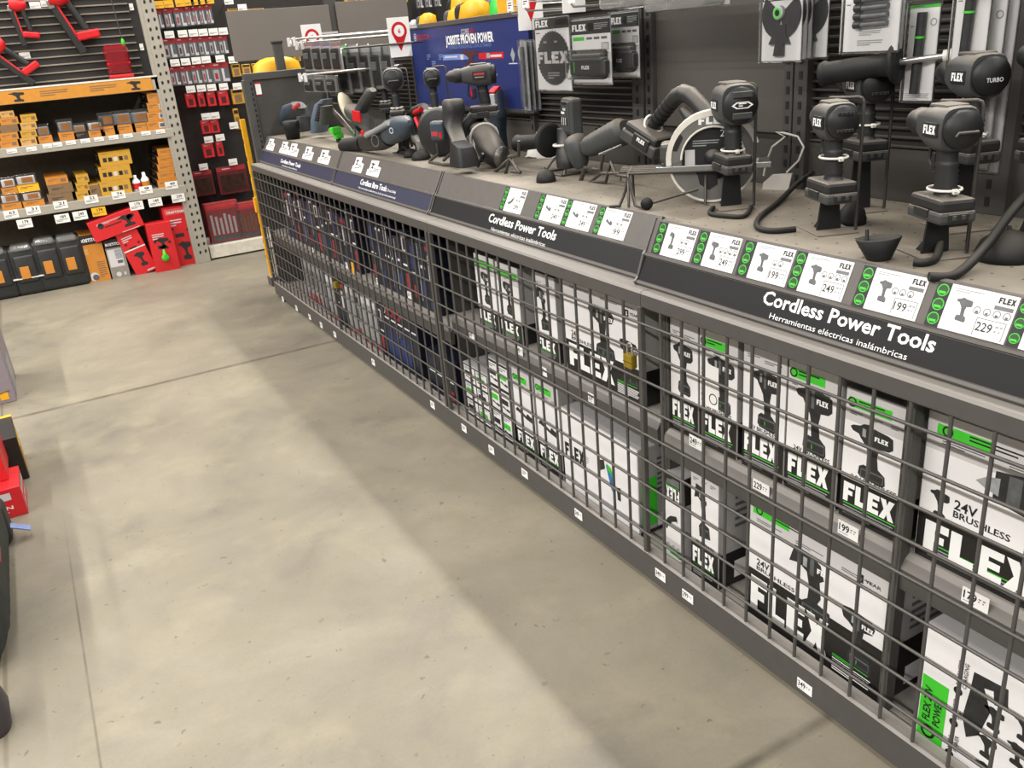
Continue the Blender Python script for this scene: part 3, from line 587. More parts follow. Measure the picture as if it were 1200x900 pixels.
def drill(label, x, y, zc, head, r=.05, L=(-.06, .075), chuck='drill', word='FLEX', cap='plain', bh=.05, hgt=.18, cat='drill', name='cordless_drill', side=1, tie=.1, group='tools on the near end of the deck', rib=True, gw=.82):
    zb = zc-hgt; t = thing(name, label, cat, TR(x, y, zb) @ RZ(head), group); h = hgt
    X, Y, Z = (1, 0, 0), (0, 1, 0), (0, 0, 1)
    m = MB(); a, b_ = L
    m.sweep([((a+.012, 0, h), r*.9, r*.93, Y, Z), ((a+.02, 0, h), r*.98, r, Y, Z), (((a+b_)*.45, 0, h), r*.97, r, Y, Z), ((b_*.55, 0, h+.002), r*.84, r*.86, Y, Z), ((b_, 0, h+.004), r*.62, r*.62, Y, Z)], FGRY, 3.2)
    m.box(a*.55, b_*.5, -r*.55, r*.55, h+r*.86, h+r*1.06, FGRY, .006); m.build('housing', t)
    g = MB(); hs = []
    for i in range(23):
        f = i/22; z = h-r*.55-f*(h-r*.55-bh*.8); rb = .003*(i % 2) if rib and .4 < f < .86 else 0; wid = .0205+.008*max(0, .25-f)*4*.5+.006*max(0, f-.85)/.15
        hs.append(((-.004-.012*f, 0, z), wid*1.32*gw+rb, wid*gw+rb, X, Y))
    g.sweep(hs, FBLK, 2.6); g.box(.02, .034, -.009, .009, h-r-.045, h-r-.006, FCAP, .004); g.tube([(.05, 0, h-r*.8), (.055, 0, h-r-.028), (.03, 0, h-r-.05)], .004, FBLK, 6); g.build('handle', t)
    c = MB(); c.lathe([(a+.014, r*.86), (a-.002, r*.86), (a-.008, r*.78), (a-.009, 0)], FCAP, 24, TR(0, 0, h))
    B = FR((a-.0095, 0, h), (0, -1, 0), (0, 0, 1))
    if cap == 'vents':
        for q in (.45, -.42): c.box(-r*.45, r*.45, r*q-.003, r*q+.003, 0, .002, FGRY, T=B); [c.box(-r*.4+i*r*.22, -r*.4+i*r*.22+r*.13, r*q-.002, r*q+.002, .001, .003, INK, T=B) for i in range(4)]
    elif cap == 'turbo': c.text('TURBO', 0, -r*.25, r*.2, TEXTW, w=r*.8, al='c', T=B, bold=.01)
    elif cap == 'badge':
        for q in (.5, -.5): c.box(-r*.5, r*.5, r*q-.008, r*q+.008, 0, .004, FGRY, .003, T=B)
        c.poly([(-r*.55, 0), (-r*.3, r*.16), (r*.3, r*.16), (r*.55, 0), (r*.3, -r*.16), (-r*.3, -r*.16)], TEXTW, .0012, B); c.poly([(-r*.42, 0), (-r*.25, r*.11), (r*.25, r*.11), (r*.42, 0), (r*.25, -r*.11), (-r*.25, -r*.11)], FCAP, .0016, B)
        c.lines(-r*.2, r*.1, r*.4, r*.2, 2, TEXTW, .002, B)
    else: c.tube([(-r*.5, -r*.25, .001), (-r*.42, -r*.1, .003), (r*.5, -r*.1, .003)], .003, FGRY, 6, T=B)
    c.build('rear_cap', t)
    k = MB(); e = b_
    if chuck == 'drill': k.lathe([(e-.004, r*.55), (e+.004, r*.64), (e+.03, r*.64), (e+.034, r*.56), (e+.05, r*.5), (e+.066, r*.24), (e+.068, 0)], FBLK, 20, TR(0, 0, h+.004))
    elif chuck == 'impact': k.lathe([(e-.004, r*.6), (e+.02, r*.5), (e+.03, r*.28), (e+.04, r*.26), (e+.041, 0)], SILV, 18, TR(0, 0, h+.004))
    k.build('chuck', t)
    bt = MB(Matrix.Diagonal((.86, .86, 1, 1))); bt.box(-.075, .062, -.043, .043, bh*.42, bh*.98, FBLK, .008); bt.box(-.078, .066, -.045, .045, 0, bh*.5, FGRY, .007)
    for s in (1, -1): bt.box(-.03, .03, s*.0455-.003, s*.0455+.003, bh*.18, bh*.52, FBLK, .002)
    bt.box(-.082, -.076, -.024, .024, bh*.1, bh*.42, FBLK, .002); bt.box(-.083, -.078, -.016, -.006, bh*.18, bh*.36, FGRY, .001); bt.box(-.083, -.078, .006, .016, bh*.18, bh*.36, FGRY, .001); bt.build('battery', t)
    if word:
        for s in (1, -1):
            l = MB(); F = FR((-.012, s*(r*.97), h), (-s, 0, 0), (0, 0, 1)); l.box(-.026, .024, -.014, .014, -.006, .003, FCAP, .002, T=F); l.flex(-.022, -.008, .042, .017, TEXTW, .0034, F); l.build('name_badge', t)
    if tie: zip_tie(t, (-.01, 0, tie), .036, .03)
    return t
def stand(label, x, y, ztop, head, hh=.18, name='display_stand', rod=True, group='wire display stands on the near deck', side=-1, plate=True):
    t = thing(name, label, 'display stand', TR(x, y, DZ) @ RZ(head), group); q = ztop-DZ
    b = MB(); b.box(-.055, .075, -.05, .05, 0, .004, STBASE, .0015); b.build('base_plate', t)
    if plate: k = MB(); k.prism([(-.03, .003), (.03, .003), (.022, q*.95), (-.022, q*.95)], -.003, .003, FCAP, FR((.0, .0, 0), (0, 1, 0), (0, 0, 1))); k.prism([(0, .003), (.04, .003), (0, q*.5)], -.02, -.016, FCAP, FR((0, 0, 0), (1, 0, 0), (0, 0, 1))); k.build('back_plate', t)
    if rod:
        s = side; H = q+hh+.045; r = MB()
        r.tube([(-.02, s*.058, .003), (-.02, s*.058, H-.012), (-.018, s*.054, H-.003), (-.016, s*.046, H), (-.0, .02*s, H), (.03, -.0, H), (.034, -.004, H-.006), (.034, -.006, H-.03)], .0042, ROD, 7); r.tube([(.02, .0, .003), (-.02, s*.058, .003)], .004, ROD, 6); r.build('rod', t)
    return t
HD = math.radians(66)
_, c = drill_at('black cordless drill with two vent slots in its rear cap, nearest the deck edge centre', 977, 141, 1.63, HD, r=.042, cap='vents', tie=.10, chuck='impact', L=(-.05, .065))
stand('low wire stand carrying the drill with vent slots', c.x+.02, c.y+.015, c.z-.18, HD)
_, c = drill_at('black cordless drill in front of the turbo drill at the right', 1111, 149, 1.60, HD, r=.043, cap='plain', tie=.062, L=(-.055, .07))
stand('low wire stand carrying the drill in front of the turbo drill', c.x+.02, c.y+.015, c.z-.18, HD)
_, c = drill_at('black cordless drill with the word TURBO on its rear cap', 1143, 88, 1.83, HD, r=.046, cap='turbo', tie=.06, L=(-.06, .07))
stand('wire stand carrying the turbo drill at the back', c.x+.02, c.y+.015, c.z-.18, HD, rod=False)
hm, c = drill_at('black cordless hammer drill with a long side handle at the back', 1016, 98, 1.86, HD, r=.046, cap='vents', tie=.085, chuck='drill', word='FLEX', name='hammer_drill')
stand('wire stand carrying the hammer drill with the side handle', c.x+.02, c.y+.015, c.z-.18, HD)
bpy.context.view_layer.update()
sh = WB(hm); A0, A1 = AX(962, 87, 1.77), AX(1053, 73, 1.83); d = (A1-A0); Lh = d.length; Fh = FR(A0, d, Vector((0, 0, 1))-d*(d.z/d.length_squared))
sh.lathe([(0, 0), (.003, .018), (.0, .027), (.012, .031), (.02, .026), (Lh*.4, .0265), (Lh*.75, .025), (Lh*.88, .03), (Lh*.94, .045), (Lh*.97, .05), (Lh, .046), (Lh+.004, .01), (Lh+.005, 0)], RUB, 24, Fh)
sh.build('side_handle', hm)
dr = WB(hm); A2 = AX(1106, 66, 1.86); A3 = AX(1150, 59, 1.89); dr.tube([A1, A2], .008, SILV, 10); dr.tube([A2, A2+(A3-A2)*.3], .014, ZIP, 12); dr.tube([A2+(A3-A2)*.3, A3], .0065, ZIP, 8); dr.build('depth_rod', hm)
iw, c = drill_at('stubby impact wrench with a white badge on its round cap', 858, 121, 1.69, HD, r=.053, cap='badge', tie=.06, L=(-.07, .08), chuck='impact', name='impact_wrench', cat='impact wrench', gw=.95)
stand('wire stand carrying the impact wrench', c.x+.02, c.y+.02, c.z-.18, HD)
# tool cut by the right edge
c = AX(1226, 192, 1.80)
rt = drill('grey cordless tool cut off by the right edge of the photo', c.x, c.y, c.z+.2, math.radians(60), tie=0, hgt=.20, r=.043)
stand('stand holding the tool at the right edge', c.x, c.y, c.z, math.radians(60), rod=False)
# circular saw: +x is the cutting direction, +y the blade side away from the aisle
P0 = DK(835, 239); SR = .125; cs = thing('circular_saw', 'cordless circular saw with a bright blade guard', 'circular saw', TR(P0.x, P0.y, DZ+.105) @ RZ(math.radians(-42)), 'tools on the near end of the deck'); bpy.context.view_layer.update()
cz = .026
arc = lambda r, a0, a1, n=20: [(r*math.cos(a0+(a1-a0)*i/n), r*math.sin(a0+(a1-a0)*i/n)) for i in range(n+1)]
BF = FR((0, 0, cz), (1, 0, 0), (0, 0, 1)); R_ = SR
GUARD = mat('saw_guard_grey', '6f6e6a', .45, metal=.2, var=.08, dust=.3); PALE = mat('pale_guard_rim', 'dcd8ce', .45)
b = MB(); b.prism(arc(R_*.96, -.1, PI+.1)+arc(R_*.70, PI+.05, -.05), -.03, .012, GUARD, BF, GUARD); b.prism(arc(R_*.96, -.1, PI+.1)+[(-.1, -.02), (.1, -.02)], -.032, -.028, GUARD, BF)
b.flex(-.04, R_*.75, .085, .022, TEXTW, .0126, BF); b.prism(arc(R_*1.05, .3, PI+.12)+arc(R_*.93, PI+.12, .3), -.034, .014, PALE, BF)
b.tube([(p[0], p[1], .012) for p in arc(R_*.7, 0, PI)], .003, PALE, 6, T=BF); b.poly([(R_*.97*math.cos(a), R_*.97*math.sin(a)) for a in (2.45, 2.6, 2.8, 2.92)]+[(R_*.82*math.cos(a), R_*.82*math.sin(a)) for a in (2.9, 2.5)], INK, .0126, BF); b.build('upper_guard', cs)
lg = MB(); lg.prism(arc(R_*.98, PI+.3, 2*PI-.05)+arc(R_*.5, 2*PI-.3, PI+.5), -.018, .004, GUARD, BF); lg.tube([(p[0], p[1], .004) for p in arc(R_*.98, PI+.25, 2*PI-.05)], .004, PALE, 6, T=BF); lg.poly([(-.045, -.035), (.012, -.03), (.014, -.075), (-.01, -.09), (-.036, -.072)], INK, .0046, BF); lg.build('lower_guard', cs)
bl = MB(); T_ = 28
bl.prism([((R_*.93 if i % 2 else R_*.88)*math.cos(i*PI/T_), (R_*.93 if i % 2 else R_*.88)*math.sin(i*PI/T_)) for i in range(2*T_)], -.004, -.002, FCAP, BF)
bl.lathe([(-.002, .024), (.004, .023), (.006, .017), (.012, .016), (.013, 0)], FBLK, 16, BF @ RY(-PI/2)); bl.text('24', R_*.16, R_*.46, .02, TEXTW, z=-.0012, T=BF); bl.lines(-R_*.45, R_*.4, R_*.6, R_*.16, 3, PICL, -.0012, BF)
for q in (-.62, .3): bl.rect(R_*q, -R_*.18, R_*q+R_*.22, R_*.2, FLXG, -.0012, BF)
bl.build('blade', cs)
sp = MB(); sp.box(-.15, .16, -.012, .13, -.004, .002, SILV, .001); sp.box(-.16, .16, -.018, -.012, -.006, .010, SILV, .002); sp.box(-.12, -.085, -.01, .06, .0, .024, GUARD, .004); sp.build('shoe', cs)
bo = MB(); bo.lathe([(-.05, 0), (-.049, .038), (-.02, .045), (.05, .045), (.075, .036), (.076, 0)], FBLK, 20, FR((0, .06, cz+.03), (0, 1, 0), (0, 0, 1))); bo.box(-.15, -.04, .02, .1, .012, .07, FGRY, .012); bo.build('motor_housing', cs)
SX = P0.x+.05; V = lambda x, y, o=0: AX(x, y, SX+o)
hn = WB(cs); hn.tube([V(764, 150), V(768, 143), V(776, 133), V(785, 122), V(793, 113), V(801, 109), V(809, 112), V(817, 120), V(826, 130), V(834, 142)], [.018, .021, .022, .023, .025, .026, .026, .025, .026, .028], FBLK, 16); hn.tube([V(800, 128), V(808, 138), V(820, 143)], [.012, .018, .014], FBLK, 12)
for f in range(5): hn.tube([V(770+f*4, 141-f*5), V(771+f*4, 140-f*5)], .0245, FCAP, 14)
hn.build('handle', cs)
a, c = V(737, 146, -.03), V(783, 176, .0); d = (c-a).normalized(); n3 = (Vector((0, 0, 1))-d*d.z).normalized(); BT = FR((a+c)/2, d, n3)
ba = WB(cs); ba.box(-.068, .072, -.0, .032, -.048, .048, FBLK, .01, T=BT); ba.box(-.074, .078, -.034, .006, -.05, .05, FGRY, .008, T=BT); ba.box(-.02, .05, -.024, .016, .046, .054, FBLK, .004, T=BT); ba.flex(.0, -.004, .034, .012, TEXTW, .0546, BT); ba.build('battery', cs)
zt = WB(cs); q, r = V(766, 146), (V(776, 133)-V(766, 146)).normalized(); o1 = r.orthogonal().normalized(); o2 = r.cross(o1); zt.tube([q+(o1*math.cos(i*PI/8)+o2*math.sin(i*PI/8))*.031+r*.006*math.sin(i*PI/4) for i in range(17)], .0036, ZIP, 6); zt.build('zip_tie', cs)
t = at_root('display_stand', 'low wire rack under the circular saw', 'display stand', (P0.x, P0.y, DZ), math.radians(-42), 'wire display stands on the near deck')
m = MB()
for yy in (.02, .05, .08, .11): m.tube([(-.27, yy+.02, .098), (.0, yy, .098)], .004, ROD, 6)
for xx in (-.24, -.02): m.tube([(xx, -.02, .003), (xx, .0, .098), (xx, .13, .098), (xx, .15, .003)], .0045, ROD, 6)
m.tube([(-.3, .0, .004), (-.27, .01, .004), (-.25, .01, .05), (-.24, .01, .098)], .005, ROD, 6); m.tube([(-.24, .0, .098), (.06, -.03, .10)], .0045, ROD, 6); m.tube([(-.24, -.01, .09), (-.22, -.03, .01), (-.2, -.045, .006), (-.17, -.05, .02), (-.04, -.03, .05)], .0045, ROD, 6); m.build('wire_frame', t)
MB().lathe([(-.006, 0), (-.005, .018), (.005, .018), (.006, 0)], RUB, 14, FR((-.185, -.052, .0185), (0, 1, 0), (0, 0, 1))).build('rubber_foot', t)
# oscillating tool with the ribbed grip
P1 = DK(694, 205); ot = at_root('oscillating_tool', 'grey ribbed power tool with a rounded head leaning to the left', 'power tool', (P1.x, P1.y, DZ+.03), 0, 'tools on the near end of the deck'); bpy.context.view_layer.update()
Xo = P1.x; a, c = AX(686, 174, Xo-.03), AX(734, 152, Xo+.03); d = (c-a).normalized(); n2 = d.cross(Vector((0, 0, 1))).normalized(); n3 = n2.cross(d)
m = WB(ot); S = []
for i in range(19):
    f = i/18; r = .036+.014*f-.016*max(0, f-.9)/.1-.008*max(0, .12-f)/.12+(.0016*(i % 2) if .2 < f < .75 else 0); S.append((a+(c-a)*f, r, r*1.0, n2, n3))
m.sweep(S, FGRY, 2.6)
for k in range(5):
    q = a+(c-a)*(.42+.07*k)-n2*0+n3*.045; m.box(-.004, .004, -.016, .012, -.004, .003, INK, T=FR(q, d, n3.cross(d)*1) @ TR(0, 0, 0))
m.build('body', ot)
m = WB(ot); e, g = AX(672, 158, Xo-.04), AX(682, 197, Xo-.035); S = [(e+(g-e)*f, r, r*1.1, n2, d) for f, r in ((0, .018), (.06, .032), (.25, .042), (.6, .036), (.9, .026), (1, .016))]; m.sweep(S, FGRY, 2.4); m.build('head', ot)
m = WB(ot); q = AX(720, 152, Xo+.06); m.ball(q, .05, mat('dusty_guard', '6b665f', .6, metal=.3, dust=.6), sc=(1, 1, .6)); m.build('guard', ot)
m = WB(ot); m.tube([AX(702, 181, Xo-.05), AX(728, 170, Xo-.03)], .004, SILV, 6); m.build('lever', ot)
st = at_root('display_stand', 'bent arm and wire feet under the ribbed grey tool', 'display stand', P1, 0, 'wire display stands on the near deck'); bpy.context.view_layer.update()
m = WB(st)
for l in ([(686, 196), (680, 213), (674, 220), (682, 223)], [(661, 215.5), (674, 217.5), (677, 217)]): m.tube([AX(x, y, DK(690, 213).x) for x, y in l], .008, ROD, 7)
for l in ([(692, 213), (710, 213), (716, 190), (722, 205), (735, 207)], [(695, 198), (704, 199), (707, 180)], [(704, 203), (725, 203), (727, 212)], [(674, 220), (692, 213), (704, 203), (704, 199)]): m.tube([AX(x, y, DK(690, 213).x) for x, y in l], .006, ROD, 6)
m.build('wire_frame', st)
# angle grinder with its battery up
P2 = DK(660, 203); ag = at_root('angle_grinder', 'cordless angle grinder with its battery facing the aisle and a black side handle', 'grinder', (P2.x, P2.y, DZ+.02), 0, 'tools on the near end of the deck'); bpy.context.view_layer.update()
Xg = P2.x; c0 = AX(663, 137, Xg); F = FR(c0, (-.25, -1, 0), (.0, 0, 1)); I = ag.matrix_world.inverted()
m = MB(I @ F @ Matrix.Diagonal((1.3, 1.3, 1.2, 1))); m.box(-.042, .042, -.05, .05, -.04, .0, FGRY, .008); m.box(-.032, .032, -.042, .042, -.004, .004, FGRY, .003); m.box(-.02, .02, .034, .041, .003, .006, INK, .001); m.rect(-.028, .008, .002, .014, FLXW, .0048); m.flex(-.01, .018, .022, .006, TEXTW, .0048)
for k in range(6): m.box(-.024+k*.008, -.02+k*.008, -.022, -.002, .003, .006, INK if k % 2 else FLXG)
m.build('battery', ag)
m = WB(ag); m.sweep([(AX(664, 150, Xg+.03), .034, .034, (1, 0, 0), (0, 1, 0)), (AX(664, 168, Xg+.02), .034, .036, (1, 0, 0), (0, 1, 0)), (AX(666, 186, Xg), .044, .044, (1, 0, 0), (0, 1, 0)), (AX(666, 196, Xg), .04, .04, (1, 0, 0), (0, 1, 0))], FBLK, 2.6); m.tube([AX(676, 140, Xg+.03), AX(680, 150, Xg+.03), AX(676, 158, Xg+.02)], .006, FBLK, 6); m.build('body', ag)
a, c = AX(606, 168, Xg-.03), AX(646, 164, Xg-.01); d = c-a; L = d.length
m = WB(ag); m.lathe([(0, 0), (.001, .03), (.008, .034), (.016, .03), (L*.8, .028), (L*.86, .03), (L*.9, .062), (L*.95, .066), (L*.98, .05), (L, .02), (L+.001, 0)], RUB, 20, FR(a, d, (0, 0, 1))); m.build('side_handle', ag)
MB().tube([(.03*math.cos(i*PI/8), .03*math.sin(i*PI/8), .085) for i in range(17)], .005, ZIP, 6, T=TR(0, 0, 0)).build('zip_tie', ag)
st = at_root('display_stand', 'wire feet under the angle grinder', 'display stand', P2, 0, 'wire display stands on the near deck')
m = MB()
for s in (-1, 1): m.tube([(-.05, s*.07, .004), (.06, s*.07, .004)], .005, ROD, 6); m.tube([(-.04, s*.07, .004), (-.01, s*.045, .05), (.02, s*.03, .08)], .005, ROD, 6)
m.tube([(-.05, -.07, .004), (-.05, .07, .004)], .005, ROD, 6); m.build('wire_frame', st)
m = MB(); m.prism([(0, 0), (.08, .01), (.085, .1), (.03, .12), (.005, .1)], 0, .002, FLXW); p = AX(622, 187, Xg+.12)
for label, px, rz, rx in (('white crumpled paper standing behind the black side handle', 632, .2, -.1), ('white crumpled paper lying under the black side handle', 618, -.2, -1.0)):
    q = DK(px, 186); m = MB(); rnd = random.Random(px); n = 5; vs = [((i/n)*.10, (j/n)*.11, .012*rnd.random()) for j in range(n+1) for i in range(n+1)]; m.add(vs, [(j*(n+1)+i, j*(n+1)+i+1, (j+1)*(n+1)+i+1, (j+1)*(n+1)+i) for j in range(n) for i in range(n)], ZIP, True)
    tag(m.build('paper_scrap', None, TR(q.x, q.y+.02, DZ) @ FR((0, 0, 0), (.5, -.8, 0), (0, 0, 1)) @ RX(rx)), label, 'paper')
# rubber cable cups and tether sleeves
def cup(px, py, r, h, label, dome=True, tilt=0):
    p = DK(px, py); m = MB()
    m.lathe([(0, 0), (0, r), (h*.25, r*1.0), (h*.6, r*.85), (h*.88, r*.5), (h, r*.12), (h+.001, 0)], RUB, 20, FR((0, 0, 0), (0, 0, 1), (0, 1, 0)))
    m.lathe([(h*.98, r*.1), (h*1.12, r*.07), (h*1.13, 0)], RUB, 8, FR((0, 0, 0), (0, 0, 1), (0, 1, 0)))
    return tag(m.build('rubber_cable_cup', None, TR(p.x, p.y, DZ+(r*.9*abs(math.sin(tilt)))) @ RX(tilt)), label, 'cable cup', 'black rubber cable cups on the deck')
cup(640, 213, .036, .046, 'black rubber dome on the deck below the angle grinder'); cup(1178, 303, .058, .06, 'wide black rubber dome by the right edge of the photo')
cup(494, 187, .045, .045, 'black rubber dome on the deck nearest the blue strip'); cup(482, 184, .035, .04, 'small black rubber dome left of and touching another dome'); cup(514, 176, .05, .06, 'black rubber dome behind the jigsaw feet')
cup(1008, 226, .03, .06, 'black rubber cup at the foot of the hammer drill stand'); cup(998, 262, .034, .055, 'black rubber cup beside the stand of the drill with vent slots')
p = DK(1030, 304); m = MB(); m.lathe([(0, .024), (.045, .046), (.047, .043), (.03, .03), (.012, .018), (.0, 0)], RUB, 20, FR((0, 0, 0), (0, 0, 1), (0, 1, 0))); m.lathe([(0, 0), (.0001, .024)], RUB, 20, FR((0, 0, 0), (0, 0, 1), (0, 1, 0))); m.tube([(0, .03, .03), (.01, .036, .06)], .004, RUB, 6)
tag(m.build('rubber_cable_cup', None, TR(p.x, p.y, DZ) @ RX(-.12)), 'black rubber cup lying open side up above a 199 price card', 'cable cup', 'black rubber cable cups on the deck')
def cable(pts, r, label, lift=None):
    P = [DK(x, y)+Vector((0, 0, z+r)) for x, y, z in pts]; Q = []
    for i in range(len(P)-1):
        p0, p1, p2, p3 = P[max(0, i-1)], P[i], P[i+1], P[min(len(P)-1, i+2)]
        for k in range(6):
            t = k/6; Q.append(.5*((2*p1)+(p2-p0)*t+(2*p0-5*p1+4*p2-p3)*t*t+(3*p1-p0-3*p2+p3)*t**3))
    Q.append(P[-1]); m = MB(); m.tube([q-Q[0] for q in Q], r, RUB, 8); return tag(m.build('tether_cable', None, TR(*Q[0])), label, 'cable', 'black tether cables on the deck')
cable([(932, 272, 0), (905, 274, 0), (888, 270, 0), (890, 258, 0), (912, 240, 0), (935, 225, .02), (952, 226, .05)], .0075, 'black sleeved cable looping left of the drill with vent slots')
cable([(880, 245, .0), (872, 256, .0), (850, 256, 0), (832, 253, 0), (836, 246, 0)], .0065, 'black sleeved cable curling under the impact wrench')
cable([(1070, 312, 0), (1085, 312, 0), (1098, 304, .0), (1103, 285, .04)], .0085, 'black sleeved cable end hanging below the right-hand drill')
cable([(1088, 330, 0), (1120, 327, 0), (1152, 312, .03), (1180, 303, .09), (1215, 288, .14)], .0095, 'thick black cable crossing the deck corner at the right edge')
p = DK(905, 222); m = MB(); a, c_, e = DK(893, 200), DK(905, 222), DK(918, 205)
LP = [AX(x, y, c_.x) for x, y in [(895, 206), (898, 190), (905, 172), (920, 160), (908, 154), (920, 156), (935, 160), (942, 172), (936, 188), (922, 202)]]; m.tube([q-c_ for q in LP], .0032, ZIP, 6)
m.prism([(-.03, 0), (.05, .0), (.06, .05), (.0, .045), (-.028, .02)], -.004, .004, ZIP, FR((0, 0, 0), (.4, -.9, 0), (0, 0, 1))); tag(m.build('zip_tie_loop', None, TR(*c_)), 'large loose white zip tie loop with a paper flag on the deck', 'zip tie')
# ------------------------------------------------------------------ blue and black tools on the far deck
GB = 'tools on the far end of the deck'
def post_drill(label, px, py, hx, X, head, r, body, big=False, name='cordless_drill'):
    """a tool whose head centre shows at (px, py) and whose foot is straight below it on the deck"""
    c = AX(px, py, X); return drill(label, c.x, c.y, c.z, head, r=r, word=None, tie=.06, hgt=.19, group=GB, L=(-.06, .07), cap='plain', name=name), stand('wire stand under '+label, c.x+.02, c.y+.02, c.z-.19, head, hh=.19, group='wire display stands on the far deck', rod=not big)
post_drill('dark drill seen from behind, left of the blue board', 461, 93, 0, 1.66, HD, .052, 0)
post_drill('small dark drill seen from behind in front of the blue board', 506, 91, 0, 1.72, HD, .04, 0)
post_drill('dark drill half hidden behind another drill at the black hooks', 448, 90, 0, 1.9, HD, .045, 0, True)
# side-view drill
X = 1.75; c = AX(562, 88, X); sd = drill('dark blue drill in side view pointing left before the blue board', c.x, c.y, c.z, math.radians(152), r=.045, word=None, tie=.0, hgt=.17, group=GB, L=(-.06, .075))
for s in (1, -1): m = MB(); F = FR((.0, s*.0445, .17), (-s, 0, 0), (0, 0, 1)); m.box(-.03, .03, -.016, .016, -.003, .002, FCAP, .001, T=F); m.rect(-.024, .002, .02, .011, BOSR, .0026, F); m.rect(-.02, -.008, .016, -.004, PICL, .0026, F); m.build('name_badge', sd)
if 1: MB().box(.036, .044, -.008, .008, .085, .125, RED, .003).build('trigger', sd)
stand('wire stand under the side-view drill', c.x, c.y, c.z-.17, math.radians(152), group='wire display stands on the far deck', rod=False)
# work light
p = AX(583, 128, 1.95); z0 = DZ; wl = at_root('work_light', 'slim upright work light with a red cap', 'work light', (p.x, p.y, DZ), math.radians(20), GB)
H = AX(583, 104, 1.95).z-DZ
MB().sweep([((0, 0, 0), .034, .03, (1, 0, 0), (0, 1, 0)), ((0, 0, H*.3), .03, .028, (1, 0, 0), (0, 1, 0)), ((0, 0, H*.55), .036, .034, (1, 0, 0), (0, 1, 0)), ((0, 0, H*.58), .042, .04, (1, 0, 0), (0, 1, 0)), ((0, 0, H*.62), .03, .03, (1, 0, 0), (0, 1, 0)), ((0, 0, H*.95), .03, .028, (1, 0, 0), (0, 1, 0)), ((.006, 0, H), .02, .02, (1, 0, 0), (0, 1, 0))], BOSB, 3).build('handle', wl)
MB(TR(-.029, 0, H*.78) @ RY(0)).box(-.008, .004, -.02, .02, -H*.15, H*.15, mat('lamp_lens', 'b9bcbc', .25), .003).build('lens', wl)
MB(TR(-.008, 0, H*.985) @ RY(-.5)).box(-.026, .022, -.022, .022, -.004, .008, RED, .004).build('cap', wl)
# jigsaw / small circular saw with its battery open towards the deck edge
P = DK(520, 193); t = at_root('circular_saw', 'dark cordless saw resting on wire feet with its battery end towards the deck edge', 'saw', (P.x, P.y, DZ+.03), 0, GB); bpy.context.view_layer.update(); X = P.x
m = WB(t); q = AX(516, 155, X+.02); m.lathe([(-.03, 0), (-.029, .09), (-.02, .105), (.015, .105), (.022, .09), (.023, 0)], FBLK, 24, FR(q, (-.75, -.55, .1), (0, 0, 1))); m.build('blade_guard', t)
m = WB(t); q2 = AX(515, 150, X-.03); F = FR(q2, (.5, -.8, 0), (0, 0, 1)); m.box(-.04, .03, -.05, .03, -.02, .02, BOSB, .012, T=F); m.rect(-.03, -.03, .0, -.012, BOSR, .0206, F); m.rect(.008, -.04, .02, -.015, RED, .0206, F); m.build('motor_housing', t)
m = WB(t); a, b_, c = AX(531, 122, X), AX(530, 145, X-.01), AX(543, 178, X-.06)
m.sweep([(a+Vector((0, 0, .02)), .03, .034, (1, 0, 0), (0, 1, 0)), (a+Vector((0, 0, .012)), .038, .044, (1, 0, 0), (0, 1, 0)), (a-Vector((0, 0, .03)), .04, .046, (1, 0, 0), (0, 1, 0)), (b_, .034, .038, (1, 0, 0), (0, 1, .2)), ((b_+c)/2, .028, .028, (1, 0, .2), (0, 1, .3)), (c+(b_-c)*.2, .03, .034, (1, 0, .2), (0, 1, .3))], FBLK, 4); m.sweep([(c+Vector((0, 0, .03)), .036, .04, (1, 0, 0), (0, 1, .3)), (c, .044, .05, (1, 0, 0), (0, 1, .2)), (c-Vector((0, 0, .055)), .05, .056, (1, 0, 0), (0, 1, 0))], FCAP, 5); m.build('handle', t)
st = at_root('display_stand', 'wire feet under the dark cordless saw', 'display stand', P, 0, 'wire display stands on the far deck'); bpy.context.view_layer.update(); m = WB(st)
for l in ([(504, 188), (514, 180), (512, 168)], [(520, 188), (530, 178), (528, 160)], [(503, 190), (520, 193), (538, 192)]): m.tube([AX(x, y, X-.02) for x, y in l], .007, ROD, 6)
m.build('wire_frame', st)
# die grinder lying forward
P = DK(585, 199); t = at_root('angle_grinder', 'black straight-bodied grinder with a white zip tie lying nose down on a wire rack', 'grinder', (P.x, P.y, DZ+.03), 0, GB); bpy.context.view_layer.update(); X = P.x
a, c = AX(556, 140, X+.12), AX(583, 188, X); d = c-a; L = d.length; F = FR(a, d, Vector((0, 0, 1))-d*(d.z/d.length_squared))
m = WB(t); m.lathe([(0, 0), (.001, .04), (.03, .05), (L*.38, .048), (L*.42, .056), (L*.78, .058), (L*.84, .05), (L*.95, .04), (L, .02), (L+.001, 0)], FBLK, 22, F); m.flex(-.005, -.012, .05, .026, TEXTW, .0585, F @ TR(L*.55, 0, 0)); m.build('body', t)
m = WB(t); m.tube([F @ Vector((L*.45, .06*math.cos(i*PI/10), .06*math.sin(i*PI/10))) for i in range(21)], .006, ZIP, 6); m.build('zip_tie', t)
m = WB(t); q = AX(552, 143, X+.06); m.box(-.09, .09, -.025, .025, -.03, .03, FBLK, .012, T=FR(q, (.3, -.75, .55), (0, .3, 1))); m.build('battery', t)
m = WB(t); m.lathe([(-.02, .03), (-.01, .042), (.01, .042), (.02, .03), (.021, 0)], mat('gear_case', '5b5853', .4, metal=.6), 16, FR(AX(588, 184, X-.01), (.4, -.8, .2), (0, 0, 1))); m.build('gear_case', t)
st = at_root('display_stand', 'wire rack under the straight-bodied grinder', 'display stand', P, 0, 'wire display stands on the far deck'); bpy.context.view_layer.update(); m = WB(st)
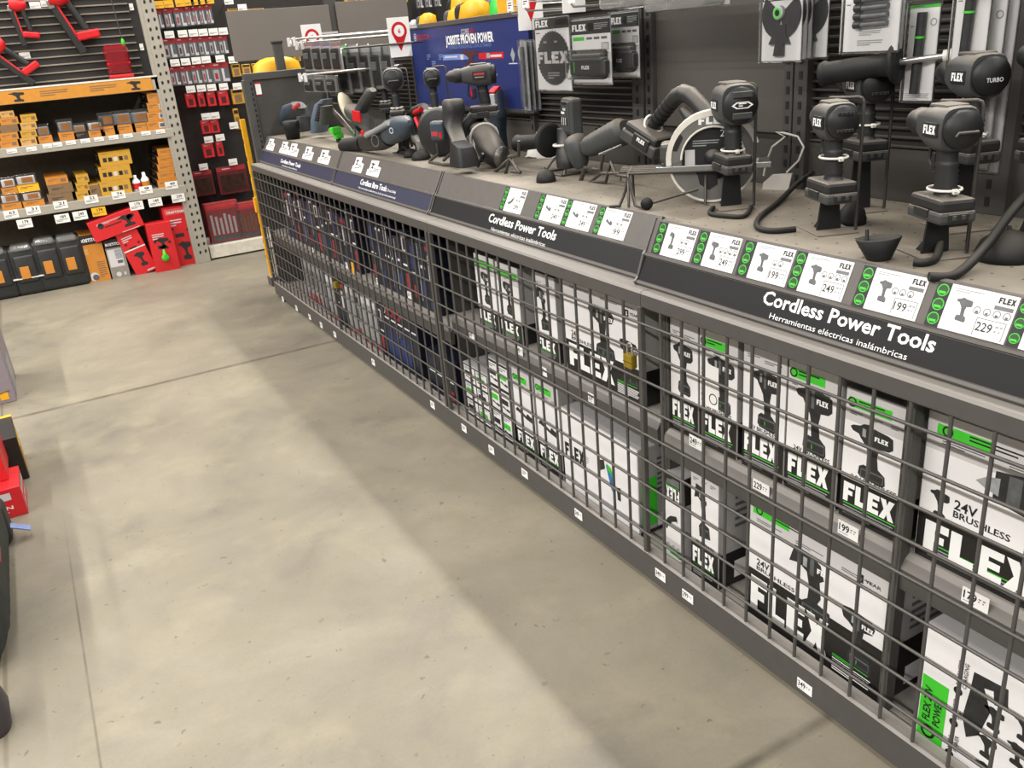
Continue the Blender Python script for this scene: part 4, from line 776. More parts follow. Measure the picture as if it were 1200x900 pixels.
for l in ([(551, 198), (577, 204), (592, 205), (598, 183)], [(577, 204), (598, 186), (608, 201)], [(560, 195), (566, 180)], [(600, 201), (610, 202)], [(596, 184), (608, 182), (608, 165)]): m.tube([AX(x, y, DK(590, 203).x) for x, y in l], .007, ROD, 6)
m.build('wire_frame', st)
# reciprocating saw with red trigger side
P = DK(487, 178); t = at_root('reciprocating_saw', 'dark tool with a red-striped arched handle behind the long black nozzle', 'saw', (P.x, P.y, DZ+.02), 0, GB); bpy.context.view_layer.update(); X = P.x
V = lambda x, y, o=0: AX(x, y, X+o)
m = WB(t); pts = [(497, 127), (488, 131), (481, 140), (484, 160), (494, 172)]; m.sweep([(V(*p), .028, .03, (1, 0, 0), (0, .6, .8)) for p in pts], FBLK, 2.5); m.build('handle', t)
m = WB(t); m.tube([V(494, 128, -.03), V(486, 132, -.035)], .012, RED, 8); m.tube([V(487, 138, -.035), V(492, 150, -.035)], .012, RED, 8); m.build('grip_insert', t)
m = WB(t); m.sweep([(V(500, 140), .03, .045, (1, 0, 0), (0, 0, 1)), (V(512, 150), .04, .055, (1, 0, 0), (0, 0, 1)), (V(508, 168), .04, .05, (1, 0, 0), (0, 0, 1))], FBLK); m.build('body', t)
MB().box(-.1, .1, -.05, .06, -.02, -.012, SILV, .002).build('shoe', t)
# large leaf-blower-like tool with a black nozzle
P = DK(435, 180); t = at_root('blower', 'dark blue blower with a short black nozzle pointing left', 'blower', (P.x, P.y, DZ+.01), 0, GB); bpy.context.view_layer.update(); X = P.x
a, c = V(425, 167), V(478, 148); d = (c-a).normalized()
m = WB(t); m.sweep([(V(424, 168), .028, .03, (1, 0, 0), (0, .2, 1)), (V(430, 166), .042, .048, (1, 0, 0), (0, .2, 1)), (V(446, 163), .048, .055, (1, 0, 0), (0, .2, 1)), (V(456, 159), .04, .05, (1, 0, 0), (0, .2, 1))], FBLK, 2.6); m.build('fan_housing', t)
m = WB(t); m.sweep([(V(452, 158), .035, .04, (1, 0, 0), (0, .2, 1)), (V(458, 155), .045, .058, (1, 0, 0), (0, .2, 1)), (V(470, 150), .045, .055, (1, 0, 0), (0, .2, 1)), (V(477, 146), .034, .04, (1, 0, 0), (0, .2, 1)), (V(480, 144), .01, .012, (1, 0, 0), (0, .2, 1))], BOSB, 2.6); m.build('housing', t)
m = WB(t); m.ringp(0, 0, .03, .024, PICM, .003, 16, FR(V(440, 165, -.062), (.3, -1, 0), (0, 0, 1))); m.build('dial', t)
m = WB(t); a = V(403, 171, -.03); d = V(426, 167)-a; L = d.length; m.lathe([(.02, 0), (.0, .026), (0, .036), (.01, .038), (L*.6, .036), (L, .042)], RUB, 18, FR(a, d, (0, 0, 1))); m.build('nozzle', t)
m = WB(t); m.sweep([(V(430, 159, -.05), .016, .012, (1, 0, 0), (0, .4, 1)), (V(443, 152, -.05), .018, .013, (1, 0, 0), (0, .4, 1)), (V(457, 144, -.04), .018, .013, (1, 0, 0), (0, .4, 1))], mat('strip_light_grey', '8b8f92', .45, dust=.3)); m.build('top_strip', t)
m = WB(t); m.box(-.01, .01, -.014, .014, -.004, .004, RED, .003, T=FR(V(425, 156, -.06), (.3, -1, 0), (0, 0, 1))); m.ringp(0, 0, .014, .010, FLXG, .003, 16, FR(V(459, 153, -.056), (.3, -1, 0), (0, 0, 1))); m.build('badge', t)
st = at_root('display_stand', 'bent wire legs under the blue blower', 'display stand', P, 0, 'wire display stands on the far deck'); bpy.context.view_layer.update(); m = WB(st)
for l in ([(470, 150), (472, 172), (461, 184)], [(472, 172), (482, 180)], [(478, 155), (483, 172)]): m.tube([AX(x, y, DK(465, 182).x+.02) for x, y in l], .007, ROD, 6)
m.build('wire_frame', st)
# polisher
P = DK(420, 165); t = at_root('polisher', 'blue polisher with a cream foam pad and red plate', 'polisher', (P.x, P.y, DZ+.04), 0, GB); bpy.context.view_layer.update(); X = P.x
m = WB(t); q = V(410, 128); m.lathe([(-.05, 0), (-.05, .075), (-.03, .088), (0, .088), (.02, .06), (.021, 0)], mat('foam_cream', 'd9cfb4', .9, var=.06), 20, FR(q, (.4, -.75, -.5), (0, .4, 1))); m.build('pad', t)
m = WB(t); m.sweep([(V(413, 131), .05, .05, (1, 0, 0), (0, .5, 1)), (V(421, 135), .06, .065, (1, 0, 0), (0, .5, 1)), (V(429, 142), .05, .06, (1, 0, 0), (0, .5, 1))], FGRY); m.box(-.04, .04, -.03, .03, 0, .012, RED, .004, T=FR(V(419, 136, -.06), (.2, -1, -.1), (0, 0, 1))); m.build('motor_housing', t)
m = WB(t); m.sweep([(V(422, 131), .035, .035, (1, 0, 0), (0, .7, .5)), (V(427, 122), .034, .034, (1, 0, 0), (0, .7, .5))], BOSB); m.build('neck', t)
m = WB(t); m.sweep([(V(427, 122), .034, .034, (1, 0, 0), (0, .7, .5)), (V(432, 113), .032, .032, (1, 0, 0), (0, .7, .5)), (V(436, 107), .03, .03, (1, 0, 0), (0, .7, .5)), (V(437, 105), .018, .018, (1, 0, 0), (0, .7, .5))], FGRY); m.build('handle', t)
m = WB(t); m.box(-.17, .17, -.02, .02, -.006, .006, SILV, .003, T=FR(V(406, 147, -.04), (.1, -1, -.55), (0, 0, 1))); m.build('guard_bar', t)
m = WB(t); m.sweep([(V(424, 146), .04, .04, (1, 0, 0), (0, 0, 1)), (V(426, 160), .05, .05, (1, 0, 0), (0, 1, 0))], FBLK); m.build('battery', t)
# planer and vacuum
BOSL = mat('tool_light_blue_grey', '566778', .45, var=.1, dust=.4); P = DK(378, 162); t = at_root('planer', 'blue-grey planer with a ribbed silver grip standing on its end', 'planer', (P.x, P.y, DZ+.02), 0, GB); bpy.context.view_layer.update(); X = P.x
m = WB(t); m.sweep([(V(374, 155), .05, .05, (1, 0, 0), (0, 1, 0)), (V(376, 140), .06, .07, (1, 0, 0), (0, 1, 0)), (V(379, 122), .05, .07, (1, 0, 0), (0, 1, 0)), (V(383, 116), .03, .05, (1, 0, 0), (0, 1, 0))], BOSL)
for k in range(7): m.box(-.03, .03, -.006, .006, -.004, .006, INK, T=FR(V(371.5+k*.7, 141-k*3, -.066), (0, -1, 0), (0, 0, 1)))
m.build('body', t)
m = WB(t); m.sweep([(V(381, 146, -.05), .035, .035, (1, 0, 0), (0, 1, 0)), (V(383, 124, -.05), .035, .035, (1, 0, 0), (0, 1, 0))], FGRY); m.build('grip', t)
m = WB(t); m.sweep([(V(366, 128, .02), .03, .05, (1, 0, 0), (0, 0, 1)), (V(360, 138, .02), .03, .04, (1, 0, 0), (0, 0, 1))], GREYP); m.build('knob', t)
P = DK(345, 160); t = at_root('vacuum_head', 'dark blue tool with a red stripe at the far end of the deck', 'power tool', (P.x+.05, P.y+.05, DZ), 0, GB); bpy.context.view_layer.update(); X = P.x+.05
m = WB(t); m.sweep([(V(334, 150), .05, .06, (1, 0, 0), (0, 1, 0)), (V(338, 138), .06, .09, (1, 0, 0), (0, 1, 0)), (V(343, 128), .06, .10, (1, 0, 0), (0, 1, .3)), (V(350, 123), .04, .07, (1, 0, 0), (0, 1, .3))], BOSB); m.build('body', t)
m = WB(t); m.tube([V(344, 127, -.05), V(350, 123, -.03)], .014, BOSR, 6); m.build('stripe', t)
m = WB(t); m.sweep([(V(356, 152), .04, .045, (1, 0, 0), (0, 1, 0)), (V(355, 136), .04, .045, (1, 0, 0), (0, 1, 0))], GREYP); m.build('hose_port', t)
p = DK(344, 163); m = MB(); m.lathe([(0, 0), (0, .042), (.06, .05), (.064, .054), (.11, .052), (.114, .046), (.06, .044), (.05, 0)], RUB, 24, FR((0, 0, 0), (0, 0, 1), (0, 1, 0))); tag(m.build('black_cup', None, TR(p.x, p.y, DZ)), 'open black plastic cup in front of the dark blue tool', 'cup')
p = DK(396, 167); gc = at_root('green_clamp', 'bright green plastic clamp between the tools', 'clamp', p, .4); MB().box(-.04, .03, -.014, .014, .05, .09, GREEN, .006).box(-.015, .045, -.012, .012, .02, .052, GREEN, .006).box(-.005, .025, -.01, .01, .0, .022, BLACK, .004).build('jaw', gc)
# ------------------------------------------------------------------ back wall of the counter
WX = 2.03
SLAT = mat('slat_black', '2a2725', .5, var=.1); SLIP = mat('slat_lip', '6d6862', .45, var=.08)
PANEL = mat('panel_grey', '4e4a46', .45, var=.07, scale=3)
wt = thing('slatted_back_wall', 'dark slatted back wall rising behind the tools on the counter', 'display wall', TR(WX+.03, 3.1, 0)); O = TR(-WX-.03, -3.1, 0)
MB(O).box(WX, WX+.04, .2, 6.05, 1.0, 1.235, PANEL).build('kick_panel', wt)
def louvers(y0, y1, z0, z1, X=WX):
    m = MB(O); m.box(X+.02, X+.03, y0, y1, z0, z1, SLAT); z = z0
    while z < z1-.012: m.prism([(X+.02, z), (X+.004, z+.004), (X, z+.009), (X+.003, z+.010), (X+.02, z+.008)], -y1, -y0, SLIP, FR((0, 0, 0), (1, 0, 0), (0, 0, 1))); z += .0235
    return m.build('slat_panel', wt)
louvers(.2, 1.225, 1.235, 1.9); louvers(1.315, 1.85, 1.235, 1.9); louvers(2.68, 3.42, 1.235, 1.72); louvers(4.72, 6.05, 1.235, 1.56); louvers(3.42, 4.72, 1.235, 1.66)
MB(O).box(WX, WX+.03, 1.94, 2.56, 1.255, 1.9, PANEL, .003).box(WX+.012, WX+.035, 1.94, 2.56, 1.235, 1.9, SLAT).build('flat_panel', wt)
def slotted(y0, y1, z1, w2=.0):
    m = MB(O); m.box(WX-.02, WX+.03, y0, y1, 1.1, z1, STEELD, .002); c = (y0+y1)/2
    z = 1.12
    while z < z1: m.box(WX-.0215, WX-.0195, c-.006, c+.006, z, z+.022, INK); z += .042
    m.build('upright', wt)
slotted(1.85, 1.90, 1.9); slotted(1.905, 1.94, 1.9); slotted(1.225, 1.315, 1.9); slotted(2.56, 2.60, 1.9); slotted(2.615, 2.68, 1.9); slotted(3.40, 3.43, 1.72)
# ------------------------------------------------------------------ BOSCH board
BN = mat('board_blue', '22306a', .35, var=.1, scale=3); LBL = mat('print_light_blue', '6f8cc8', .4)
a = AX(483, 121, 1.995); bl_, tr_ = AX(489, 121, 1.995), AX(607, 20, 1.995); yl, yr, z0, z1 = 4.62, 3.37, 1.29, 1.675
bt = thing('display_board', 'wide navy blue board reading JOBSITE PROVEN POWER', 'board', WEST(1.995, yl, z0)); W, H = yl-yr, z1-z0; F = bt.matrix_world.copy(); F = WEST(1.995, yl, z0)
m = MB(); m.box(-.012, W+.01, H-.004, H+.018, -.02, .008, STEEL, .002).box(-.014, 0, -.012, H+.018, -.02, .006, STEELD).box(-.012, W+.01, -.014, 0, -.02, .006, STEELD); m.build('frame', bt)
m = MB(); m.box(0, W, 0, H, -.012, 0, BN)
def bt_text(s, p, q, cap, mt, bold=0): a, b_ = uv(F, *p), uv(F, *q); m.text(s, a[0], (a[1]+b_[1])/2, cap, mt, w=b_[0]-a[0], bold=bold)
bt_text('BOSCH', (489.6, 46.8), (503.5, 46), .026, BRED, .03); bt_text('CORE', (540.5, 40.2), (549.8, 39.6), .024, FLXG, .01); bt_text('18V', (550, 39.6), (556.3, 39.2), .024, BRED, .02)
bt_text('JOBSITE PROVEN POWER', (523, 51.8), (578.7, 49), .042, TEXTW, .03); bt_text('POTENCIA PROBADA EN EL LUGAR DE TRABAJO', (526.5, 56.8), (576, 55), .016, LBL)
a = uv(F, 486.6, 44); m.ringp(a[0], a[1], .019, .015, FLXG); m.rect(a[0]-.006, a[1]-.008, a[0]+.006, a[1]+.008, FLXG)
def bt_rect(p, q, mt, z=.0006): a, b_ = uv(F, *p), uv(F, *q); m.rect(a[0], a[1], b_[0], b_[1], mt, z)
bt_rect((519.5, 70.8), (549, 62.6), LBL); bt_rect((561.5, 69.4), (590, 60.6), RED); bt_rect((521.5, 68), (536, 65.5), FLXG, .001); bt_rect((575, 67), (588, 63.5), FLXG, .001)
bt_rect((540, 70), (543, 64), FLXG, .001); bt_rect((570.5, 68), (574, 62), PICL, .001)
a, b_ = uv(F, 541, 78), uv(F, 561, 58); silh(m, DRILL, a[0], a[1], b_[0]-a[0], b_[1]-a[1], mat('print_dark_red', '4a2327', .45), z=.0012)
for x, y in ((500, 64), (506, 72), (514, 64)): a = uv(F, x, y); m.lines(a[0], a[1], .05, .03, 3, LBL)
for x, y in ((601, 64), (609, 62)): a = uv(F, x, y); m.poly([(a[0]-.02, a[1]), (a[0], a[1]-.035), (a[0]+.02, a[1]), (a[0], a[1]+.03)], PICL, .0006)
bt_rect((596.5, 75.2), (606.5, 73.6), FLXG); bt_rect((608, 74.8), (619, 74), LBL); bt_rect((564, 75.5), (575, 73.6), FLXG); m.build('panel', bt)
# ------------------------------------------------------------------ yellow tools standing beyond the board
sh = thing('shelf_unit', 'shelf of the next aisle just behind the blue board', 'shelf', TR(2.35, 4.2, 0))
MB().box(-.25, .25, -.95, 1.2, 1.58, 1.6, STEELD).build('shelf', sh); MB().box(-.25, -.22, -.95, 1.2, 0, 1.58, STEELD).build('back_panel', sh)
def far_tool(px, py, label, body, c1, c2, s=1, X=2.3, name='power_tool', cat='power tool'):
    p = AX(px, py, X); t = thing(name, label, cat, TR(p.x, p.y, 1.6), 'yellow tools behind the blue board'); h = max(.12, p.z-1.6)
    MB().sweep([((0, 0, 0), .05*s, .05*s, (1, 0, 0), (0, 1, 0)), ((0, 0, h*.3), .04*s, .04*s, (1, 0, 0), (0, 1, 0)), ((0, 0, h*.5), .045*s, .06*s, (1, 0, 0), (0, 1, 0)), ((0, -.01, h*.8), .06*s, .085*s, (1, 0, 0), (0, 1, 0)), ((0, -.02, h+.03*s), .05*s, .075*s, (1, 0, 0), (0, 1, 0)), ((0, -.02, h+.05*s), .02*s, .03*s, (1, 0, 0), (0, 1, 0))], c1).build('body', t)
    MB().sweep([((0, .05*s, h*.9), .045*s, .055*s, (1, 0, 0), (0, 0, 1)), ((0, .11*s, h*.9), .04*s, .05*s, (1, 0, 0), (0, 0, 1)), ((0, .15*s, h*.88), .02*s, .025*s, (1, 0, 0), (0, 0, 1))], c2).build('head', t)
GRN = mat('leaf_green_plastic', '3ccf4a', .4)
far_tool(500, 24, 'small yellow and grey tool above the left end of the blue board', 0, YEL, GREYP, .8)
far_tool(484, 28, 'small pale grey knob at the top left corner of the blue board', 0, FLXG, FLXG, .35)
far_tool(537, 20, 'dark grey rounded tool with yellow body above the blue board', 0, YEL, GREYP, 1.0); far_tool(555, 14, 'yellow box-shaped tool above the middle of the blue board', 0, YEL, BLACK, 1.25)
far_tool(540, 3, 'black and yellow tool behind the grey rounded one', 0, YEL, BLACK, 1.0, 2.45); far_tool(567, 8, 'grey tool with a white cap behind the yellow box tool', 0, GREYP, FLXG, .9, 2.45)
p = AX(590, 13, 2.25); t = thing('cutting_tool', 'tool with a bright green round guard above the blue board', 'power tool', TR(p.x, p.y, 1.6)); MB().ball((0, 0, .1), .11, GRN, sc=(.6, .9, 1)).build('guard', t); MB().box(-.06, .06, -.17, -.02, .02, .26, YEL, .03).build('body', t)
# ------------------------------------------------------------------ hanging packs
CL = clear('clear_blister', .04, .03); CL2 = clear('cloudy_blister', .12, .2)
def hook(px, py, X, label, plate=True, L=None):
    p = AX(px, py, X); t = thing('peg_hook', label, 'hook', TR(WX, p.y, p.z), 'zinc peg hooks'); L = WX-X
    MB().tube([(0, 0, 0), (-L, 0, 0), (-L-.01, 0, .012)], .0035, CHROME, 7).tube([(0, 0, .03), (-L, 0, .03), (-L, 0, .01)], .003, CHROME, 7).build('rod', t)
    if plate: m = MB(FR((-L-.004, 0, .03), (0, -1, 0), (0, 0, 1))); m.box(-.025, .025, -.022, .022, 0, .002, FLXG); m.box(-.021, .021, -.018, .018, .002, .0026, WHITE); m.lines(-.015, .012, .03, .024, 3, INK, .003); m.build('label_plate', t)
def pack(label, X, l, r, t_, b_, draw, group, name='blister_pack', clearm=CL, dome=None, card=FLXW, cat='blister pack'):
    my = (t_+b_)/2; yl, yr = AX(l, my, X).y, AX(r, my, X).y; mx = (l+r)/2; zt, zb = AX(mx, t_, X).z, AX(mx, b_, X).z; w, h = yl-yr, zt-zb
    t = thing(name, label, cat, WEST(X, yl, zb), group); m = MB(); m.box(.004, w-.004, .006, h-.006, -.0012, 0, card); draw(m, w, h); m.build('card', t)
    s = MB(); s.box(0, w, 0, h, -.004, .012, clearm, .004); 
    if dome: s.box(w*dome[0], w*dome[2], h*dome[1], h*dome[3], .008, dome[4], clearm, .012)
    s.build('clear_shell', t); return t
def d_blade(m, w, h):
    m.rect(.004, .84*h, w-.004, h-.006, INK); m.flex(.05*w, .87*h, .36*w, .09*h, TEXTW); m.rect(.62*w, .88*h, .96*w, .95*h, GREEN)
    r = .46*w; n = 40; m.poly([(w*.52+(r if i % 2 else r*.95)*math.cos(i*PI/n), h*.45+(r if i % 2 else r*.95)*.82*h/w*math.sin(i*PI/n)*.98) for i in range(2*n)], PICD, .004)
    m.flex(.06*w, .38*h, .9*w, .16*h, FLXG, .005); m.disc(w*.52, h*.47, .008, FLXW, .0055, 12); m.lines(.28*w, .68*h, .16*w, .05*h, 1, PICL, .005); m.lines(.58*w, .68*h, .16*w, .05*h, 1, PICL, .005); m.lines(.35*w, .26*h, .35*w, .1*h, 3, PICL, .005); m.lines(.05*w, .8*h, .2*w, .03*h, 1, PICM)
def d_batt(m, w, h):
    m.rect(.004, .76*h, w-.004, h*.965, FCAP); m.flex(.04*w, .81*h, .36*w, .1*h, TEXTW); m.rect(.44*w, .8*h, .58*w, .92*h, GREEN); m.lines(.6*w, .91*h, .34*w, .1*h, 4, PICL); m.rect(.06*w, .67*h, .34*w, .725*h, GREEN); [m.rect((.4+.18*i)*w, .68*h, (.54+.18*i)*w, .715*h, PICM) for i in range(3)]; m.rect(.76*w, .52*h, .94*w, .63*h, PICL); m.rect(.78*w, .535*h, .92*w, .615*h, FLXG, .001)
    m.box(.08*w, .92*w, .16*h, .42*h, 0, .028, FBLK, .008); m.box(.12*w, .84*w, .4*h, .48*h, 0, .025, FGRY, .006); m.flex(.4*w, .25*h, .2*w, .055*h, TEXTW, .0286); m.rect(.2*w, .2*h, .22*w, .36*h, GREEN, .0286); m.box(.68*w, .95*w, .17*h, .38*h, 0, .024, FGRY, .006)
def d_fan(m, w, h):
    m.rect(.004, .84*h, w-.004, h-.006, FCAP); m.flex(.06*w, .855*h, .28*w, .06*h, TEXTW); m.lines(.4*w, .92*h, .5*w, .03*h, 2, PICL)
    A = lambda a0, a1, n=14: [(w*.5+w*.46*math.cos(a0+(a1-a0)*i/n), h*.66+h*.34*math.sin(a0+(a1-a0)*i/n)) for i in range(n+1)]
    m.prism([(w*.5, h*.66)]+A(PI*.78, PI*1.45), .0, .004, PICD); m.prism([(w*.5, h*.66)]+A(-PI*.45, PI*.22), 0, .004, PICD)
    m.prism([(.36*w, .52*h), (.64*w, .52*h), (.64*w, .4*h), (.74*w, .26*h), (.6*w, .27*h), (.6*w, .1*h), (.36*w, .1*h), (.4*w, .26*h), (.24*w, .26*h), (.36*w, .42*h)], 0, .008, PICD)
    m.lathe([(0, .12*w), (.01, .12*w), (.012, .1*w), (.012, .0)], PICL, 18, FR((w*.48, h*.68, .002), (0, 0, 1), (1, 0, 0))); m.ringp(w*.48, h*.68, .09*w, .06*w, GREEN, .0146, 16); m.disc(w*.48, h*.68, .055*w, FCAP, .0146, 14)
def d_bits(m, w, h):
    for i in range(4):
        y = h*(.86-.13*i); m.tube([(.24*w, y, .006), (.36*w, y, .006)], .009, PICD, 10); m.tube([(.36*w, y, .006), (.8*w, y+.01*h, .006)], .007, PICM, 10)
    m.lines(.3*w, .4*h, .4*w, .12*h, 4, PICL); m.lines(.28*w, .22*h, .45*w, .1*h, 3, PICL); m.lines(.06*w, .8*h, .12*w, .03*h, 1, PICM)
def d_bit1(m, w, h):
    m.rect(.004, .94*h, w-.004, h-.006, GREEN); m.lines(.15*w, .975*h, .6*w, .03*h, 2, PICM, .001); m.tube([(.45*w, .1*h, .008), (.5*w, .9*h, .008)], .011, PICD, 8); m.tube([(.485*w, .65*h, .008), (.487*w, .67*h, .008)], .0125, GREEN, 8); m.lines(.1*w, .77*h, .2*w, .02*h, 1, PICM); m.ringp(.8*w, .8*h, .1*w, .07*w, PICL, .001); m.lines(.08*w, .1*h, .8*w, .07*h, 5, PICL)
def d_plain(m, w, h): m.tube([(.5*w, .08*h, .008), (.5*w, .9*h, .008)], .009, PICM, 8); m.lines(.1*w, .95*h, .8*w, .04*h, 2, PICL)
GH = 'packs hanging on the counter wall'
for k in range(3): pack(['long narrow grey pack hanging at the right end of the blue board, front of three', 'long narrow grey pack, middle of the three at the blue board', 'long narrow grey pack, rearmost of the three at the blue board'][k], 1.84+.02*k, 611+6*k, 620+6*k, 46, 131-1*k, d_plain, GH, card=PICL)
pack('saw blade pack with FLEX across a dark toothed disc', 1.86, 628, 669, 19, 107, d_blade, GH)
pack('battery pack in a clear shell under a black FLEX header', 1.87, 670, 717, 20, 100, d_batt, GH, dome=(.02, .1, .98, .54, .042), clearm=CL)
pack('battery pack partly hidden right of the other battery pack', 1.95, 716, 750, 12, 92, d_batt, GH, dome=(.02, .1, .98, .54, .04))
for k in range(4): pack(['front pack of four holding a dark fan-shaped cutter', 'second fan cutter pack in its stack', 'third fan cutter pack in its stack', 'fourth fan cutter pack in its stack'][k], 1.84+.022*k, 892+6*k, 941+6*k, -14-k*1.5, 74-k*1.5, d_fan, 'fan-shaped cutter packs')
pack('fan cutter pack on the hook right of the stack of four', 1.9, 925, 972, -16, 70, d_fan, 'fan-shaped cutter packs')
for k in range(2): pack(['bright white pack of four drill bits lying across', 'pack right behind the bright white drill bit pack'][k], 1.80+.03*k, 988+9*k, 1056+5*k, -12, 63-2*k, d_bits, GH)
pack('long white drill bit pack with a green top beside the depth rod', 1.86, 1061, 1099, 2, 121, d_bit1, GH); 
for k in range(3): pack(['long white drill bit pack right of its twin, front of the stack', 'long drill bit pack, second in the right stack', 'long drill bit pack, last in the right stack'][k], 1.84+.03*k, 1116+13*k, 1160+13*k, -30, [96, 200, 205][k], d_bit1 if k < 2 else d_plain, GH)
for k, (px, py, X) in enumerate([(618, 13, 1.72), (672, 8, 1.72), (600, 17, 1.78)]): hook(px, py, X, ['zinc peg hook above the saw blade pack', 'zinc peg hook above the battery pack', 'zinc peg hook above the narrow grey packs'][k])
for k, (px, X) in enumerate([(915, 1.8), (945, 1.86), (1022, 1.77), (1080, 1.82), (1140, 1.8)]): hook(px, -6, X, 'zinc peg hook at the top edge, '+ORD[k]+' from the left of the right wall bay', plate=False)
for k, (l, r, b_) in enumerate([(726, 790, 8), (780, 856, 11)]): 
    t = pack(['clear plastic tray pack at the top edge above the grey panel', 'clear plastic tray pack at the top edge, right of its twin'][k], 1.78, l, r, -40, b_, lambda m, w, h: m.lines(.1*w, .8*h, .7*w, .2*h, 3, PICL), GH, dome=(.02, .02, .98, .4, .09), clearm=CL2)
# black hook rack with clear packs at the far end
def d_blk(c):
    def f(m, w, h): m.rect(.004, .84*h, w-.004, h-.006, c); m.box(.12*w, .88*w, .08*h, .78*h, 0, .02, FCAP, .01); m.box(.25*w, .75*w, .42*h, .62*h, .018, .026, GREYP, .004)
    return f
NB_ = mat('blue_band', '2b3f78', .4)
for k in range(4): pack(ORD[k]+' small clear pack from the left on the top wire rail', 1.70, 357+11*k, 368+11*k, 48, 84, d_blk([BRED, NB_, NB_, BRED][k]), 'clear packs on the wire rails', clearm=CL2, card=FLXG)
for k in range(6): pack(ORD[k]+' tall clear pack from the left in the black row behind the polisher', 1.78+.02*k, 384+13*k, 397+13*k, 52, 112-2*k, d_blk([FLXG, GREEN, FLXG, PICL, PICL, PICM][k]), 'clear packs on the wire rails', clearm=CL2, card=PICM)
for k in range(3): pack(ORD[k]+' small black pack from the left on the lower wire rail', 1.72, 358+13*k, 370+13*k, 88, 108, d_blk(PICD), 'clear packs on the wire rails', clearm=CL2, card=PICD)
pack('clear crumpled pack hanging above the planer', 1.9, 384, 402, 88, 122, d_blk(FLXG), 'clear packs on the wire rails', clearm=CL2, card=PICL)
for k, (x0, y0, x1, y1, X) in enumerate([(343, 46, 445, 42, 1.62), (352, 50, 447, 45, 1.66), (402, 57, 455, 52, 1.64), (356, 88, 382, 87, 1.66), (360, 44, 460, 37, 1.75)]):
    X = [1.40, 1.46, 1.56, 1.45, 1.5][k]; p = AX(x0, y0, X); q = Vector((WX, p.y, p.z)); t = thing('wire_rail', ['front zinc wire rail of the far hooks', 'second zinc wire rail of the far hooks', 'dark wire rail in front of the tall clear packs', 'short lower wire rail at the far end', 'rear zinc wire rail of the far hooks'][k], 'wire rail', TR(*p)); m = MB(); m.tube([(0, 0, 0), q-p], .006 if k != 2 else .005, CHROME if k != 2 else ROD, 7)
    m.tube([(0, 0, 0), (-.01, 0, 0), (-.012, 0, -.03)], .006, CHROME, 6); m.build('rod', t)
    if k in (0, 1, 3): m = MB(); [m.box(-.004, .002, -.05+.1*j, .0+.1*j, -.035, .01, FLXG, .002) for j in range(2)]; m.build('label_plate', t)
# round location signs
def pin_sign(cx, cy, wpx, hpx, X, label, num='6'):
    p = AX(cx, cy, X); D = (p-CAM).dot(FWD)/CF; w, h = wpx*D/.885, hpx*D/.95; m = MB()
    m.box(-w/2, w/2, -h/2, h/2, -.002, 0, WHITE); r = w*.36; cy_ = h*.16
    m.disc(0, cy_, r, RED, .0012, 24); m.poly([(-r*.93, cy_-r*.36), (0, -h*.36), (r*.93, cy_-r*.36), (0, cy_)], RED, .0008); m.disc(0, cy_, r*.66, WHITE, .0020, 24); m.text(num, 0, cy_-r*.26, r*.52, RED, al='c', bold=.02, z=.0028)
    m.box(-w*.5, -w*.44, -h*.5, h*.5, -.006, -.002, FLXG); m.box(w*.4, WX-p.x, h*.2, h*.26, -.006, -.002, FLXG)
    return tag(m.build('location_sign', None, SOUTH(p.x, p.y, p.z)), label, 'sign', 'white location signs with a red pin')
pin_sign(468.5, 43.5, 24, 41, 1.88, 'white sign with a red map pin and a 6, left of the blue board'); pin_sign(367, 50, 21, 38, 1.85, 'white red-pin sign half hidden behind the far clear packs')
pin_sign(621, 2, 30, 58, 1.86, 'white red-pin sign cut by the top edge over the blue board', '3'); pin_sign(672, -14, 28, 50, 1.9, 'white red-pin sign cut by the top edge over the battery packs', '3')
# ------------------------------------------------------------------ end panel of the counter and the header panels beyond it
ep = thing('end_panel', 'grey steel panel with slotted edge closing the far end of the counter', 'panel', TR(1.75, 6.13, 0))
m = MB(TR(-1.75, -6.13, 0)); m.box(1.43, 2.35, 6.12, 6.14, 0, 1.47, STEELD); m.build('sheet', ep); m = MB(TR(-1.75, -6.13, 0)); m.box(1.41, 2.35, 6.105, 6.15, 1.465, 1.51, STEEL, .003); m.build('top_rail', ep)
m = MB(TR(-1.75, -6.13, 0)); m.box(1.40, 1.465, 6.105, 6.15, .0, 1.47, STEEL, .003); [m.box(1.445, 1.457, 6.1035, 6.106, .96+.034*i, .98+.034*i, INK) for i in range(15)]; m.build('slotted_post', ep)
m = MB(); m.box(-.018, .018, -.04, .04, 0, .002, WHITE); m.rect(-.018, .03, .018, .04, RED, .003); m.rect(-.018, -.04, .018, -.036, RED, .003); p = AY(303, 104, 6.11); tag(m.build('tag', None, SOUTH(p.x, 6.117, p.z)), 'white tag with a red top on the grey end panel', 'tag')
p = AY(335, 80, 6.2); t = thing('panel_post', 'dark square post standing up behind the grey end panel', 'post', TR(AY(338, 80, 6.2).x-.05, 6.2, 0)); zt = AY(322, 48, 6.2).z; MB().box(-.03, .03, -.02, .02, 0, zt, STEELD, .003).build('post', t); MB().box(-.034, .034, -.024, .024, zt-.02, zt, BLACK, .004).build('end_cap', t)
p = AY(327, 80, 6.3); t = thing('tool_case', 'rounded yellow case top showing over the grey end panel', 'case', TR(p.x, 6.35, 0)); z = AY(321, 67, 6.3).z
MB().box(-.16, .16, -.08, .08, 0, z-.1, BLACK, .02).build('body', t); MB().sweep([((0, 0, z-.1), .17, .09, (1, 0, 0), (0, 1, 0)), ((0, 0, z-.04), .155, .09, (1, 0, 0), (0, 1, 0)), ((0, 0, z-.012), .11, .08, (1, 0, 0), (0, 1, 0)), ((0, 0, z), .06, .05, (1, 0, 0), (0, 1, 0))], YEL).build('lid', t)
